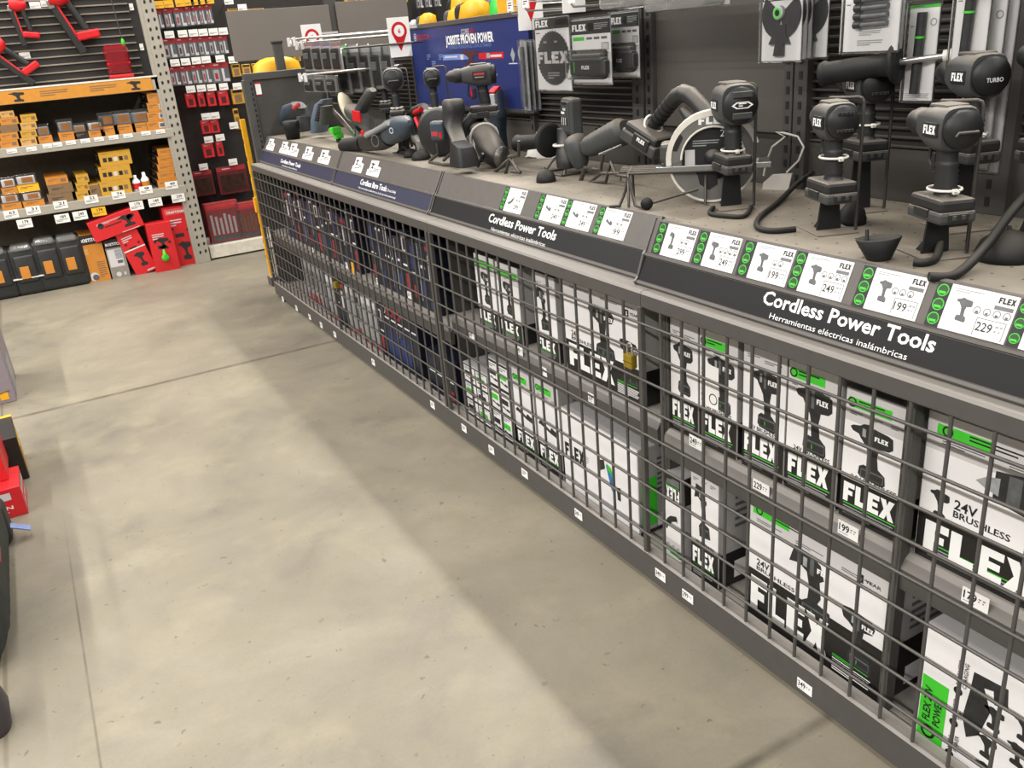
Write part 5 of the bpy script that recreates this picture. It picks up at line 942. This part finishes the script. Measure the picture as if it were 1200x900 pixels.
hp = thing('header_panel', 'two large blank grey header panels joined by a post, beyond the counter', 'panel', TR(2.2, 6.9, 0)); O2 = TR(-2.2, -6.9, 0)
HPAN = mat('header_grey', '6f6963', .5, var=.05, scale=3); MB(O2).box(1.555, 2.33, 6.89, 6.91, 1.585, 1.93, HPAN, .002).build('panel', hp); MB(O2).box(2.38, 2.97, 6.87, 6.89, 1.585, 1.945, HPAN, .002).build('panel', hp); MB(O2).box(2.31, 2.40, 6.90, 6.95, 0, 2.4, STEELD, .003).build('post', hp)
MB(O2).box(2.93, 2.98, 6.90, 6.95, 0, 1.94, STEELD, .003).build('post', hp)
# yellow rack post at the counter end
yr = thing('yellow_rack', 'thin yellow upright with a foot at the far corner of the counter', 'rack', TR(AZ(321, 333, .0).x, AZ(321, 333, 0).y, 0)); zt = AY(281, 140, AZ(321, 333, 0).y).z
m = MB(); m.box(-.018, .018, -.012, .012, .06, zt, YEL, .003); [m.box(-.0185, -.017, -.006, .006, .2+.12*i, .23+.12*i, INK) for i in range(8)]; m.build('post', yr); MB().box(-.03, .25, -.07, .04, 0, .07, STEEL, .004).build('foot', yr); MB().box(-.03, .012, -.016, .016, .55, .66, YEL, .004).build('bracket', yr)
# ------------------------------------------------------------------ shelving bay at the far left
SLIPB = mat('slat_lip_bright', '8f8576', .4, var=.06); SY = 7.72; SHG = mat('rack_beige_grey', 'a19b8e', .5, var=.05); SHK = mat('rack_brown_back', '6b6052', .7, var=.1)  # SHK: plain brown of the bay's back and side panels
TAGW = mat('paper_white', 'e8e6e0', .6, var=.02); CSID = mat('carton_black_side', '23201d', .5, var=.2); TAN = mat('carton_tan', 'c89a55', .55, var=.08)
bay = thing('shelving_bay', 'beige steel shelving bay with a perforated upright at the far left', 'shelving', TR(.2, 8, 0)); O = TR(-.2, -8, 0)
Z2, Z3 = AY(0, 174.5, SY).z, AY(0, 248.5, SY).z; X0 = -1.0
m = MB(O); m.box(1.112, 1.21, SY-.01, SY+.06, 0, 2.7, SHG, .003); m.box(1.085, 1.114, SY, SY+.04, 0, 2.7, SHG)
z = .08
k = 0
while z < 2.6:
    for c, dz in ((1.138, 0), (1.184, .004)): m.prism([(c-.008, z+dz), (c+.004, z+dz), (c+.009, z+dz+.014), (c+.006, z+dz+.026), (c-.006, z+dz+.026), (c-.009, z+dz+.014)], 0, .001, INK, FR((0, SY-.0105, 0), (1, 0, 0), (0, 0, 1)))
    z += .066
m.build('upright', bay)
m = MB(O); m.box(X0-.09, X0, SY-.01, SY+.06, 0, 2.7, SHG, .003); m.build('upright', bay)
MB(O).box(X0, 1.11, SY, SY+.03, 1.43, 1.535, SHG, .004).box(X0, 1.11, SY, 8.35, 1.51, 1.53, SHG).build('shelf', bay)
MB(O).box(X0, 1.14, SY-.012, SY+.03, Z2-.066, Z2, SHG, .004).box(X0, 1.11, SY, 8.35, Z2-.02, Z2-.001, SHG).build('shelf', bay)
MB(O).box(X0, 1.14, SY-.012, SY+.03, Z3-.068, Z3, SHG, .004).box(X0, 1.11, SY, 8.35, Z3-.02, Z3-.001, SHG).build('shelf', bay)
MB(O).box(X0, 1.21, 8.35, 8.37, 0, 1.52, SHK).build('back_panel', bay); MB(O).box(1.15, 1.17, SY+.06, 8.35, 0, 1.52, SHK).build('side_panel', bay)
m = MB(O); m.box(X0, 1.21, 8.02, 8.04, 1.53, 2.7, SLAT); z = 1.56
while z < 2.65: m.box(X0, 1.05, 8.0, 8.02, z, z+.01, SLIPB); z += .058
m.build('slat_panel', bay)
MB(O).box(X0, 1.11, SY-.004, SY+.03, 1.528, 1.54, mat('white_edge', 'dcd8ce', .5)).build('shelf_edge', bay)
bn = MB(); bn.box(0, 1.96, 0, .092, 0, .003, mat('banner_orange', 'c8872e', .5, var=.06)); 
for x in (.94, 1.77): silh(bn, DRILL, x, .01, .11, .07, PICD, z=.0036)
for x in (.42, 1.15, 1.5): bn.lines(x, .07, .2, .045, 3, BRN, .0036)
bn.box(.0, .62, .005, .088, .003, .0034, BRN); bn.lines(.2, .07, .25, .045, 3, FLXG, .004); bn.poly([(.62, .0), (.66, .046), (.62, .092)], BRN, .0036)
tag(bn.build('shelf_banner', None, SOUTH(-.9, SY-.001, 1.433)), 'long orange banner along the top shelf edge of the left bay', 'banner')
def sbox(l, r, t_, b_, front, label, zb=None, d=.42, side=CSID, Y=SY+.02, draw=None, group='cartons on the left shelving bay', name='carton', cat='carton', n=0):
    my = (t_+b_)/2; x0, x1 = AY(l, my, Y).x, AY(r, my, Y).x; mx = (l+r)/2; z1 = AY(mx, t_, Y).z; z0 = AY(mx, b_, Y).z
    if zb is not None: z1 = z1-z0+zb; z0 = zb
    w, h = x1-x0, z1-z0; m = MB(); m.box(0, w, 0, h, -d, 0, side, .001, seg=1); m.rect(.0, .0, w, h, front, .0012); m.add([(0, h+.0006, -d), (0, h+.0006, 0), (w, h+.0006, 0), (w, h+.0006, -d)], [(0, 1, 2, 3)], front)
    L = FR((0, 0, -d), (0, 0, 1), (0, 1, 0)); m.lines(d*.3, h*.75, d*.4, h*.5, 2, FLXG, .0012, L)
    if draw: draw(m, w, h)
    else: m.lines(.1*w, .7*h, .5*w, .3*h, 2, BRN, .0018); m.rect(.66*w, .25*h, .9*w, .7*h, BRN, .0018)
    return tag(m.build(name, None, SOUTH(x0, Y, z0)), label, cat, group), z0+h
def stack(l, r, t_, b_, n, front, label, zb, **k):
    h = (b_-t_)/n; z = zb
    for i in range(n): o, z = sbox(l, r, b_-h*(i+1), b_-h*i, front[i % len(front)], (ORD[i]+' from the bottom in the '+label), z, **k); z += .001
    return z
def d_lab(m, w, h): m.rect(.55*w, .2*h, .92*w, .8*h, FLXG, .0018); m.rect(.6*w, .3*h, .86*w, .7*h, PICM, .0022); m.lines(.06*w, .75*h, .4*w, .4*h, 2, BRN, .0018)
def d_sq(m, w, h):
    m.lines(.1*w, .88*h, .3*w, .08*h, 1, BRN, .0018)
    for i, c in enumerate((PICD, INK, FLXG, INK, BRN)): m.rect((.1+.17*i)*w, .3*h, (.22+.17*i)*w, .6*h, c, .0018)
z = stack(0, 22, 139, 174, 4, [ORG, ORG, BRN, ORG], 'orange carton stack at the left frame edge', Z2); sbox(0, 17, 131, 138.5, TAN, 'small tan carton on top of the orange stack at the left edge', z)
stack(24, 43, 134, 170, 4, [TAN, YELC], 'slim tan carton stack', Z2)
stack(172, 197, 107, 150, 4, [ORG], 'orange carton stack with white labels by the upright', Z2, draw=d_lab)
CLB = CL
def bpack(l, r, t_, b_, label, zb=Z2, base=ORG, top=PICL):
    my = (t_+b_)/2; Y = SY+.03; x0, x1 = AY(l, my, Y).x, AY(r, my, Y).x; z1 = AY((l+r)/2, t_, Y).z-AY((l+r)/2, b_, Y).z; w, h = x1-x0, z1
    t = thing('hardware_pack', label, 'hardware pack', SOUTH(x0, Y, zb), 'clear packs on the left shelving bay'); m = MB(); m.box(0, w, 0, h*.42, -.1, 0, base, .002); m.box(.1*w, .9*w, h*.42, h*.85, -.06, -.012, top, .004); m.lines(.15*w, h*.3, .6*w, h*.15, 2, BRN, .001); m.rect(.3*w, .5*h, .8*w, .8*h, ORG, -.011); m.build('carton', t); MB().box(.02*w, .98*w, .4*h, h, -.09, .004, CLB, .006).build('clear_bag', t)
for k, (l, r, t_, b_, bs, tp) in enumerate([(43, 60, 145, 168, ORG, PICL), (67, 88, 139, 165, ORG, PICL), (85, 102, 143, 162, CSID, PICL), (102, 122, 140, 160, ORG, FLXG), (115, 137, 130, 158, ORG, PICM), (131, 157, 127, 155, ORG, PICL), (152, 177, 125, 152, ORG, PICL)]): bpack(l, r, t_, b_, ['small clear pack of hardware right of the tan stack', 'clear pack of hardware left of the black-based one', 'clear pack with a black base', 'bright clear pack right of the black-based one', 'dark-topped clear pack in the middle of the row', 'clear pack second from the stack by the upright', 'clear pack next to the stack by the upright'][k]+' on the upper shelf', Z2, bs, tp)
for k, (l, r, t_, b_) in enumerate([(0, 20, 207, 228), (1, 25, 229, 249), (18, 45, 204, 226), (26, 52, 226, 245)]):
    up = k in (0, 2); bpack(l, r, t_, b_, ['white and orange pack upper left', 'white and orange pack lower left', 'yellow and green bag on top of another pack', 'orange and white pack under the yellow bag'][k]+' on the lower shelf', Z3+(.115 if up else 0), YEL if k == 2 else ORG, FLXW)
def d_br(m, w, h): m.rect(.04*w, .06*h, .96*w, .94*h, BRN, .0018); m.lines(.15*w, .6*h, .5*w, .25*h, 2, CSID, .0022)
z = stack(56, 86, 216, 238, 2, [BRN], 'brown carton pair on the lower shelf', Z3, draw=d_br); sbox(53, 80, 207, 216, ORG, 'open orange tray on the brown cartons', z)
stack(89, 104, 204, 233, 3, [YELC], 'small yellow carton stack', Z3); sbox(105, 118, 215, 231, YELC, 'single small yellow carton beside the small yellow stack', Z3, draw=d_br)
stack(116, 154, 177, 228, 3, [YELC], 'wide yellow carton stack with icon squares', Z3, draw=d_sq)
stack(184, 214, 172, 217, 5, [ORG], 'tilted-looking orange stack beside the white bottles', Z3)
for k, (px, t_) in enumerate([(162, 203), (173, 201)]):
    p = AY(px, 222, SY+.03); h = AY(px, t_, SY+.03).z-p.z; t = thing('bottle', ['white bottle with a red label, left of two', 'white bottle with a red label, right of two'][k]+' on the lower shelf', 'bottle', TR(p.x, SY+.06, Z3), 'white bottles on the lower shelf'); U = FR((0, 0, 0), (0, 0, 1), (0, 1, 0))
    MB().lathe([(0, 0), (0, .03), (h*.6, .032), (h*.78, .014), (h*.8, 0)], WHITE, 16, U).build('body', t); MB().lathe([(h*.79, .015), (h, .012), (h+.001, 0)], WHITE, 12, U).build('cap', t); MB().lathe([(h*.12, .0325), (h*.5, .0328)], ORG if k else REDC, 16, U).build('label', t)
def ptag(px, py, text, label, mt=TAGW, w=.1, h=.062, group='white price tags on the left shelving bay', Y=SY-.014, back=0):
    p = AY(px, py, Y); m = MB(); m.box(-w/2, w/2, -h/2, h/2, 0, .0012, mt)
    if text: m.text(text, -w*.12, h*.02, h*.34, INK, w=w*.4, bold=.02, z=.0016)
    m.lines(-w*.42, -h*.1, w*.8, h*.28, 2, PICM, .0016)
    if back: m.tube([(0, 0, 0), (0, 0, -back)], .004, CHROME, 6)
    tag(m.build('price_tag', None, SOUTH(p.x, Y, p.z)), label, 'price tag', group)
for k, (x, y, s) in enumerate([(13, 253, '63'), (39, 248.5, '31'), (71, 242, '21'), (107, 235.5, '22'), (139, 230.5, '74'), (171, 224.5, '9'), (201, 219, '49')]): ptag(x, y-2, s, ORD[k]+' white price tag from the left on the lower shelf edge')
for k, (x, y, s) in enumerate([(29, 262, '179'), (73, 256, '189'), (94, 252.5, '249'), (116, 248, '179'), (160, 241, '179'), (182, 237, '149'), (209, 232, '299')]): ptag(x, y, s, 'yellow price tag hanging below the lower shelf edge' if k == 3 else ORD[k-(k > 3)]+' white price tag from the left hanging below the lower shelf edge', YEL if k == 3 else TAGW, .105, .068, Y=SY-.02)
for k, (x, y) in enumerate([(14, 176), (37, 173.5), (56, 170), (67, 168.5), (83, 166), (100, 164), (116, 162), (133, 160), (150, 158), (171, 155), (188, 153)]): ptag(x, y+1, '', ORD[k]+' small tag from the left on the upper shelf edge', TAGW, .07, .032)
# floor row
CASE = mat('case_black', '2a2b2b', .42, var=.15)
for k, (l, r, t_, b_) in enumerate([(-12, 27, 290, 346), (20, 56, 285, 343), (48, 82, 277, 338), (74, 103, 274, 333)]):
    p0, p1 = AZ((l+r)/2+6, b_, 0), AY((l+r)/2, t_, SY); t = thing('tool_case', ['first black plastic tool case from the left frame edge', 'black plastic tool case with a white band', 'third black plastic tool case from the left', 'black plastic tool case touching the orange carton'][k], 'tool case', TR(AY(l+8, b_, SY).x+.05, SY, 0), 'black tool cases on the floor'); h = p1.z
    MB().box(-.09, .12, -.0, .26, .0, h*.96, CASE, .035, seg=3).box(-.06, .09, -.016, .02, .1, h*.8, CASE, .02, seg=3).build('body', t); MB().box(-.03, .035, -.02, -.014, h*.34, h*.58, ORG, .002).build('label', t)
    MB().box(-.06, .09, -.02, .14, h*.88, h, CL2, .02).build('clear_wrap', t); 
    if k == 1: MB().box(-.095, .125, -.018, .265, h*.34, h*.36, ZIP).build('band', t)
def d_bost(gr):
    def f(m, w, h):
        m.rect(0, .8*h, w, h, CSID, .0018); m.text('BOSTITCH', .06*w, .86*h, .07*h, TEXTW, w=.86*w, bold=.03, z=.0024)
        if gr: m.rect(.06*w, .3*h, .85*w, .76*h, FLXG, .0018); m.rect(.45*w, .5*h, .82*w, .74*h, PICL, .0022); m.rect(.5*w, .38*h, .8*w, .46*h, PICM, .0022); m.disc(.4*w, .1*h, .02, FLXG, .0022); m.rect(.7*w, .06*h, .8*w, .14*h, FLXG, .0022)
        else: m.lines(.56*w, .42*h, .36*w, .36*h, 8, BRN, .0018); m.disc(.3*w, .12*h, .035, FLXG, .0018, 14); m.disc(.36*w, .1*h, .025, PICM, .0022, 12); m.rect(.08*w, .6*h, .3*w, .72*h, TAN, .0018)
    return f
sbox(97, 124, 274, 331, ORG, 'orange BOSTITCH carton standing on the floor', 0, draw=d_bost(False), side=CSID, d=.3); sbox(126, 148, 280, 326, mat('carton_mid_grey', '8a857d', .5), 'grey BOSTITCH carton with white stickers on the floor', 0, draw=d_bost(True), d=.3)
def redbox(cx, cy, w, h, rot, label, draw, Y, d=.14, tilt=0):
    p = AY(cx, cy, Y); m = MB(); m.box(-w/2, w/2, -h/2, h/2, -d, 0, REDC, .002, seg=1); draw(m, w, h)
    return tag(m.build('nailer_carton', None, SOUTH(p.x, Y, p.z) @ RZ(rot) @ RX(tilt)), label, 'carton', 'red nailer cartons on the floor')
def d_red(band=None, top=True, gun=(.3, .15, .5, .3)):
    def f(m, w, h):
        if top: m.rect(-.42*w, .38*h, .42*w, .47*h, mat('red_frame', 'e05a5c', .45), .001); m.text('CRAFTSMAN', -.36*w, .4*h, .035*h, TEXTW, w=.72*w, bold=.02, z=.0016)
        silh(m, DRILL, -.5*w+gun[0]*w, -.5*h+gun[1]*h, gun[2]*w, gun[3]*h, PICD, z=.001); m.lines(-.35*w, .3*h, .5*w, .12*h, 3, FLXG, .001)
        m.disc(-.28*w, .16*h, .06*w, PICD, .001, 12); m.disc(.3*w, .12*h, .06*w, PICD, .001, 12); m.rect(-.22*w, .02*h, .12*w, .08*h, PICD, .001); m.rect(.05*w, -.47*h, .4*w, -.44*h, FLXG, .001)
        if band: m.rect(-.5*w, band*h, .5*w, band*h+.025*h, ZIP, .0022)
    return f
redbox(158.8, 293, .175, .42, .237, 'leaning red carton under the red carton laid across', d_red(.02), SY)
redbox(192, 292, .195, .44, .0, 'shorter red carton with a green tag in front of the tall red carton', d_red(.0, False, (.2, .5, .6, .22)), SY-.06)
redbox(213, 279, .215, .54, .0, 'tall red carton beside the perforated upright', d_red(), SY+.03, d=.2)
redbox(136, 263, .40, .165, .2, 'red carton laid across the tops of the other cartons', d_red(None, False, (.55, .2, .36, .6)), SY-.02, d=.12)
p = AY(193, 299, SY-.07); t = thing('security_tag', 'bright green security tag strapped to the short red carton', 'security tag', TR(p.x, SY-.07, p.z)); MB().ball((0, -.014, -.02), .03, GREEN, sc=(1, .5, 1)).build('body', t); MB().lathe([(0, .018), (.05, .006), (.051, 0)], GREEN, 10, FR((0, -.014, 0), (0, 0, 1), (0, 1, 0))).build('pin', t)
# red tools on the slat panel
def nailer(px, py, label, s=1, rot=0, Y=7.93):
    p = AY(px, py, Y); t = thing('nailer', label, 'nailer', SOUTH(p.x, Y, p.z) @ RZ(rot), 'red tools on the slat panel')
    MB().sweep([((-.06*s, .1*s, 0), .05*s, .05*s, (0, 1, 0), (0, 0, 1)), ((0, .1*s, 0), .065*s, .06*s, (0, 1, 0), (0, 0, 1)), ((.07*s, .1*s, 0), .055*s, .055*s, (0, 1, 0), (0, 0, 1)), ((.1*s, .11*s, 0), .03*s, .035*s, (0, 1, 0), (0, 0, 1))], RED).build('body', t)
    MB().sweep([((.05*s, .08*s, 0), .03*s, .03*s, (1, 0, 0), (0, 0, 1)), ((.085*s, -.02*s, 0), .025*s, .03*s, (1, 0, 0), (0, 0, 1)), ((.12*s, -.14*s, 0), .03*s, .035*s, (1, 0, 0), (0, 0, 1))], BLACK).build('handle', t)
    MB().box(.04*s, .2*s, -.21*s, -.15*s, -.04*s, .04*s, RED, .012).build('battery', t)
    m = MB(RZ(.25)); m.box(-.055*s, .0*s, -.3*s, .08*s, -.022*s, .022*s, BLACK, .006); m.box(-.01*s, .004*s, -.22*s, .06*s, -.024*s, .024*s, RED, .003); m.build('magazine', t); MB().box(-.075*s, -.03*s, .03*s, .09*s, -.03*s, .03*s, SILV, .006).build('nose', t)
nailer(19, 18, 'red nailer with a black magazine left on the slat panel', .72, -.15); nailer(72, 14, 'red nailer cut by the top edge beside the white tag', 1.05, .12); nailer(4, 68, 'red tool at the left frame edge above the orange banner', .85, .5)
p = AY(143, 92, 7.86); t = thing('security_box', 'clear red security box on the shelf by the upright', 'security box', TR(p.x, 7.86, 1.54)); MB().box(-.09, .09, -.05, .05, 0, .03, RED, .01).box(-.085, .085, -.045, .045, .1, .12, RED, .006).box(-.07, .07, -.04, .04, .03, .2, BLACK, .01).build('body', t); MB().box(-.09, .09, -.05, .05, .03, .25, clear('red_clear', .1, .35, 'c01828'), .03).build('cover', t)
q = AY(152, 50, 7.95); MB(TR(0, 0, 0)).tube([(.07, 0, .24), (.06, .06, .7)], .004, ROD, 6).ball((.07, 0, .26), .02, GREEN, sc=(.7, .7, 1.6)).build('tether', t)
for k, (x, y) in enumerate([(41, 6), (29, 65), (54, 4), (154, 8), (166, 55)]): ptag(x, y, '', ORD[k]+' small white tag on the black slat panel', TAGW, .075 if k < 3 else .03, .045 if k < 3 else .05, 'small white tags on the slat panel', 8.0)
# ------------------------------------------------------------------ red packs right of the upright
PW = 8.25; bay2 = thing('pegboard_bay', 'black slatted wall with red packs behind the perforated upright', 'display wall', TR(2.4, PW, 0)); O = TR(-2.4, -PW, 0)
MB(O).box(1.215, 4.6, PW, PW+.03, 0, 2.7, mat('peg_black', '241f1c', .6, var=.2), 0).build('back_panel', bay2); MB(O).box(1.225, 1.9, 7.75, 7.79, .015, .115, mat('base_cream', 'd5cfc0', .5)).box(1.225, 1.9, 7.77, PW, .09, .11, mat('base_cream', 'd5cfc0', .5)).build('base_shelf', bay2); MB(O).box(1.225, 1.9, 7.8, PW, 0, .09, STEELD).build('plinth', bay2)
MB(O).box(1.222, 1.235, 7.9, PW, .1, 1.45, RED).build('side_strip', bay2)
RP = mat('pack_red_header', 'a3242b', .5, var=.15); RPD = mat('pack_dark_red', '5a1d20', .45, var=.3, scale=30); REDB = mat('pack_bright_red', 'cf2a30', .45, var=.12)
def peg_pack(l, r, t_, b_, label, kind, Y=8.1):
    my = (t_+b_)/2; x0, x1 = AY(l, my, Y).x, AY(r, my, Y).x; z1, z0 = AY((l+r)/2, t_, Y).z, AY((l+r)/2, b_, Y).z; w, h = x1-x0, z1-z0; m = MB()
    if kind == 'red': m.box(0, w, 0, h, -.03, 0, REDB, .004, seg=1); m.rect(.25*w, .15*h, .75*w, .6*h, RPD, .001); m.lines(.15*w, .9*h, .6*w, .12*h, 2, FLXG, .001)
    elif kind == 'yel': m.box(0, w, 0, h, -.03, 0, YELC, .004, seg=1); m.rect(.2*w, .1*h, .8*w, .6*h, BRN, .001); m.rect(.1*w, .75*h, .9*w, .92*h, CSID, .001)
    elif kind == 'box': m.box(0, w, 0, h, -.06, 0, RPD, .006); m.rect(.02*w, .84*h, .98*w, .98*h, RP, .001); m.rect(.1*w, .1*h, .9*w, .7*h, mat('pack_brown_black', '3a2620', .3, var=.4, scale=25), .001); m.lines(.2*w, .94*h, .5*w, .06*h, 1, FLXG, .0014)
    else: m.box(0, w, 0, h, -.02, 0, PICM, .004, seg=1); m.rect(0, .74*h, w, h, RP, .001); m.rect(.14*w, .1*h, .44*w, .66*h, PICL, .001); m.rect(.6*w, .06*h, .72*w, .7*h, FLXG, .001); m.rect(.7*w, .06*h, .95*w, .2*h, FLXG, .001); m.rect(.2*w, .2*h, .36*w, .5*h, RP if kind == 'card2' else RPD, .0014); m.lines(.2*w, .92*h, .5*w, .1*h, 1, FLXG, .0014)
    tag(m.build('hanging_pack', None, SOUTH(x0, Y, z0)), label, 'hanging pack', 'packs hanging on the black slatted wall')
rows = [('top row', [(181, 191), (192, 203), (204, 218), (217, 226), (225, 233), (233, 241), (241, 249)], lambda x: (10-(x-181)*.09, 34-(x-181)*.09), 'card2'), ('second row', [(190, 207), (207, 221), (221, 232), (232, 244), (244, 256), (256, 267)], lambda x: (45-(x-190)*.06, 69-(x-190)*.08), 'card'),
        ('third row', [(199, 211), (211, 224), (224, 236), (236, 247), (247, 269)], lambda x: (78-(x-199)*.1, 101-(x-199)*.08), 'card2'), ('fourth row', [(218, 229), (232, 240), (243, 253), (256, 268)], lambda x: (109-(x-218)*.08, 126-(x-218)*.06), 'red'), ('fifth row', [(236, 247), (247, 257)], lambda x: (141-(x-236)*.1, 157-(x-236)*.1), 'red'), ('sixth row', [(238, 251), (254, 262)], lambda x: (168-(x-238)*.15, 185-(x-238)*.1), 'red'), ('lowest hanging row', [(226, 251), (255, 291)], lambda x: (200-(x-226)*.2, 230-(x-226)*.1), 'box')]
for nm, xs, fy, kd in rows:
    for k, (l, r) in enumerate(xs): a = fy(l); peg_pack(l, r, a[0], a[1], ORD[k]+' pack from the left in the '+nm+' of red packs', kd)
    for k, (l, r) in enumerate(xs): a = fy(l); ptag((l+r)/2, a[0]-4.5, '', ORD[k]+' tag from the left above the '+nm+' of red packs', YEL if nm == 'top row' else TAGW, .075, .055, 'tags above the hanging packs', 8.07, .18)
for k, (l, r, t_, b_) in enumerate([(267, 281, 10, 16), (290, 310, 10, 17), (272, 282, 75, 90), (284, 294, 75, 88), (296, 306, 74, 87), (272, 286, 104, 122), (275, 281, 127, 152), (344, 352, 56, 72)]): peg_pack(l, r, t_, b_, ['yellow pack peeping over the left end of the grey header panel', 'pale pack peeping over the grey header panel', 'yellow pack under the left corner of the header panel', 'second yellow pack under the header panel', 'third yellow pack under the header panel', 'yellow pack beside the red fourth row', 'tall yellow pack at the end panel edge', 'yellow pack behind the dark square post'][k], 'yel')
for k, (x, y) in enumerate([(284, 9), (273, 70), (278, 101), (274, 147), (268, 1)]): ptag(x, y, '', ORD[k]+' tag from the top among the yellow packs', TAGW, .075, .055, 'tags above the hanging packs', 8.07, .18)
for k, (l, r) in enumerate([(404, 420), (422, 440), (442, 460), (462, 478)]): peg_pack(l, r, -4, 6-k, ORD[k]+' orange pack from the left along the top of the right header panel', 'yel')
for k, (l, r) in enumerate([(488, 496), (498, 506), (509, 517)]): peg_pack(l, r, -6, 10-k, ORD[k]+' dark pack from the left hanging at the top beyond the blue board', 'card')
# clear red cases on the base shelf
for k, (l, r, t_, b_) in enumerate([(243, 284, 236, 288), (279, 311, 236, 284)]):
    Y = 7.86; x0, x1 = AY(l, 260, Y).x, AY(r, 260, Y).x; h = AY((l+r)/2, t_, Y).z-.11; w = x1-x0; t = thing('bit_case', ['clear-fronted red bit case on the cream base shelf', 'red and brown bit case partly behind the yellow post'][k], 'case', SOUTH(x0, Y, .112) @ RX(-.06), 'red cases on the base shelf')
    m = MB(); m.box(0, w, 0, h, -.09, -.02, RP, .01); m.rect(.05*w, .8*h, .95*w, .95*h, REDB, -.018); [m.rect((.12+.13*i)*w, .2*h, (.19+.13*i)*w, (.7-.05*(i % 3))*h, FLXG if k == 0 else BRN, -.018) for i in range(6)]; m.rect(.1*w, .06*h, .9*w, .16*h, PICM, -.018); m.build('body', t); MB().box(.01*w, .99*w, .01*h, .99*h, -.019, .0, CL, .008).build('lid', t)
# ------------------------------------------------------------------ goods at the left frame edge
LAV = mat('carton_mauve', '8a7f86', .5, var=.05)
m = MB(); m.box(-.4, 0, 0, .5, 0, .33, LAV, .004); m.rect(.1, .0, .35, .2, PICL, .001, FR((0, 0, 0), (0, 1, 0), (0, 0, 1))); m.box(-.07, -.03, -.002, 0, .02, .06, YEL); m.tube([(-.2, -.003, .1), (-.12, -.003, .05), (-.02, -.003, .07)], .004, BRN, 5)
tag(m.build('shipping_carton', None, TR(-.347, 5.08, 0)), 'mauve carton on the floor at the left edge, farther back than the red cartons', 'carton')
m = MB(); m.box(-.3, 0, 0, .3, 0, .2, CSID, .004); m.box(-.003, .003, .02, .28, .02, .15, YELC, .001); m.box(-.3, .002, .28, .303, .17, .203, YEL, .002)
tag(m.build('tool_carton', None, TR(-.315, 3.96, 0) @ RZ(.06)), 'black and yellow carton behind the red cartons at the left edge', 'carton')
def red_text(m, w, h, F):
    m.text('CRAFTSMAN', .1*w, .3*h, .12*h, TEXTW, w=.75*w, bold=.02, T=F); [m.rect((.1+.28*i)*w, .62*h, (.3+.28*i)*w, .86*h, FLXG, .001, F) for i in range(3)]; m.lines(.1*w, .22*h, .7*w, .12*h, 2, FLXG, .001, F)
m = MB(); m.box(-.28, 0, 0, .22, 0, .125, REDC, .003); red_text(m, .28, .125, SOUTH(-.28, 0, 0)); red_text(m, .22, .125, FR((0, 0, 0), (0, 1, 0), (0, 0, 1)))
tag(m.build('nailer_carton', None, TR(-.33, 3.60, 0)), 'lower red carton with white lettering on the floor at the left edge', 'carton', 'red cartons at the left edge')
m = MB(); m.box(-.3, 0, 0, .24, 0, .22, REDC, .003); red_text(m, .3, .22, SOUTH(-.3, 0, 0))
tag(m.build('nailer_carton', None, TR(-.365, 3.69, .126)), 'upper red carton stacked on the lower one at the left edge', 'carton', 'red cartons at the left edge')
BAGM = mat('bag_ribbed', '222826', .7, var=.3, scale=15)
t = thing('tool_bag', 'black ribbed tool bag with red lettering cut by the left edge', 'bag', TR(-.47, 2.95, 0)); m = MB(); S = []
for i in range(25):
    f = i/24; r = .09*(.55+.45*math.sin(min(1, f*4)*PI/2))*(1 if f < .9 else 1-(f-.9)*5)+(.004 if i % 2 else 0); S.append(((0, -.42+.84*f, .17), r, .165 if 0 < f < 1 else .1, (1, 0, 0), (0, 0, 1)))
m.sweep(S, BAGM, 3); m.build('body', t); m = MB(FR((.092, .18, .2), (0, 1, 0), (0, 0, 1))); m.prism([(-.3, 0), (-.2, .01), (-.2, .03), (-.27, .03), (-.27, .06), (-.2, .06), (-.2, .08), (-.3, .08)], 0, .004, BRED); m.build('lettering', t); MB().tube([(.03, .3, .3), (.07, .1, .4), (.07, -.1, .4), (.03, -.3, .3)], .012, BLACK, 8).build('handle', t)
t = thing('tool_bag', 'dark bag with a pale blue tag between the red cartons and the ribbed bag', 'bag', TR(-.45, 3.42, 0)); MB().box(-.14, .07, -.07, .07, 0, .16, BLACK, .03, seg=3).build('body', t); MB(TR(.09, -.02, .05) @ RY(.5)).box(-.03, .045, -.02, .02, -.003, .003, mat('tag_pale_blue', '7f93c4', .4), .002).build('tag', t)
m = MB(); m.sweep([((0, 0, 0), .05, .06, (1, 0, 0), (0, 1, 0)), ((0, 0, .06), .06, .07, (1, 0, 0), (0, 1, 0)), ((0, 0, .12), .05, .06, (1, 0, 0), (0, 1, 0)), ((0, 0, .15), .02, .025, (1, 0, 0), (0, 1, 0))], mat('cap_mauve_black', '3a353a', .5))
tag(m.build('knee_pad', None, TR(-.455, 2.3, 0)), 'dark rounded pad on the floor in the lower left corner', 'pad')
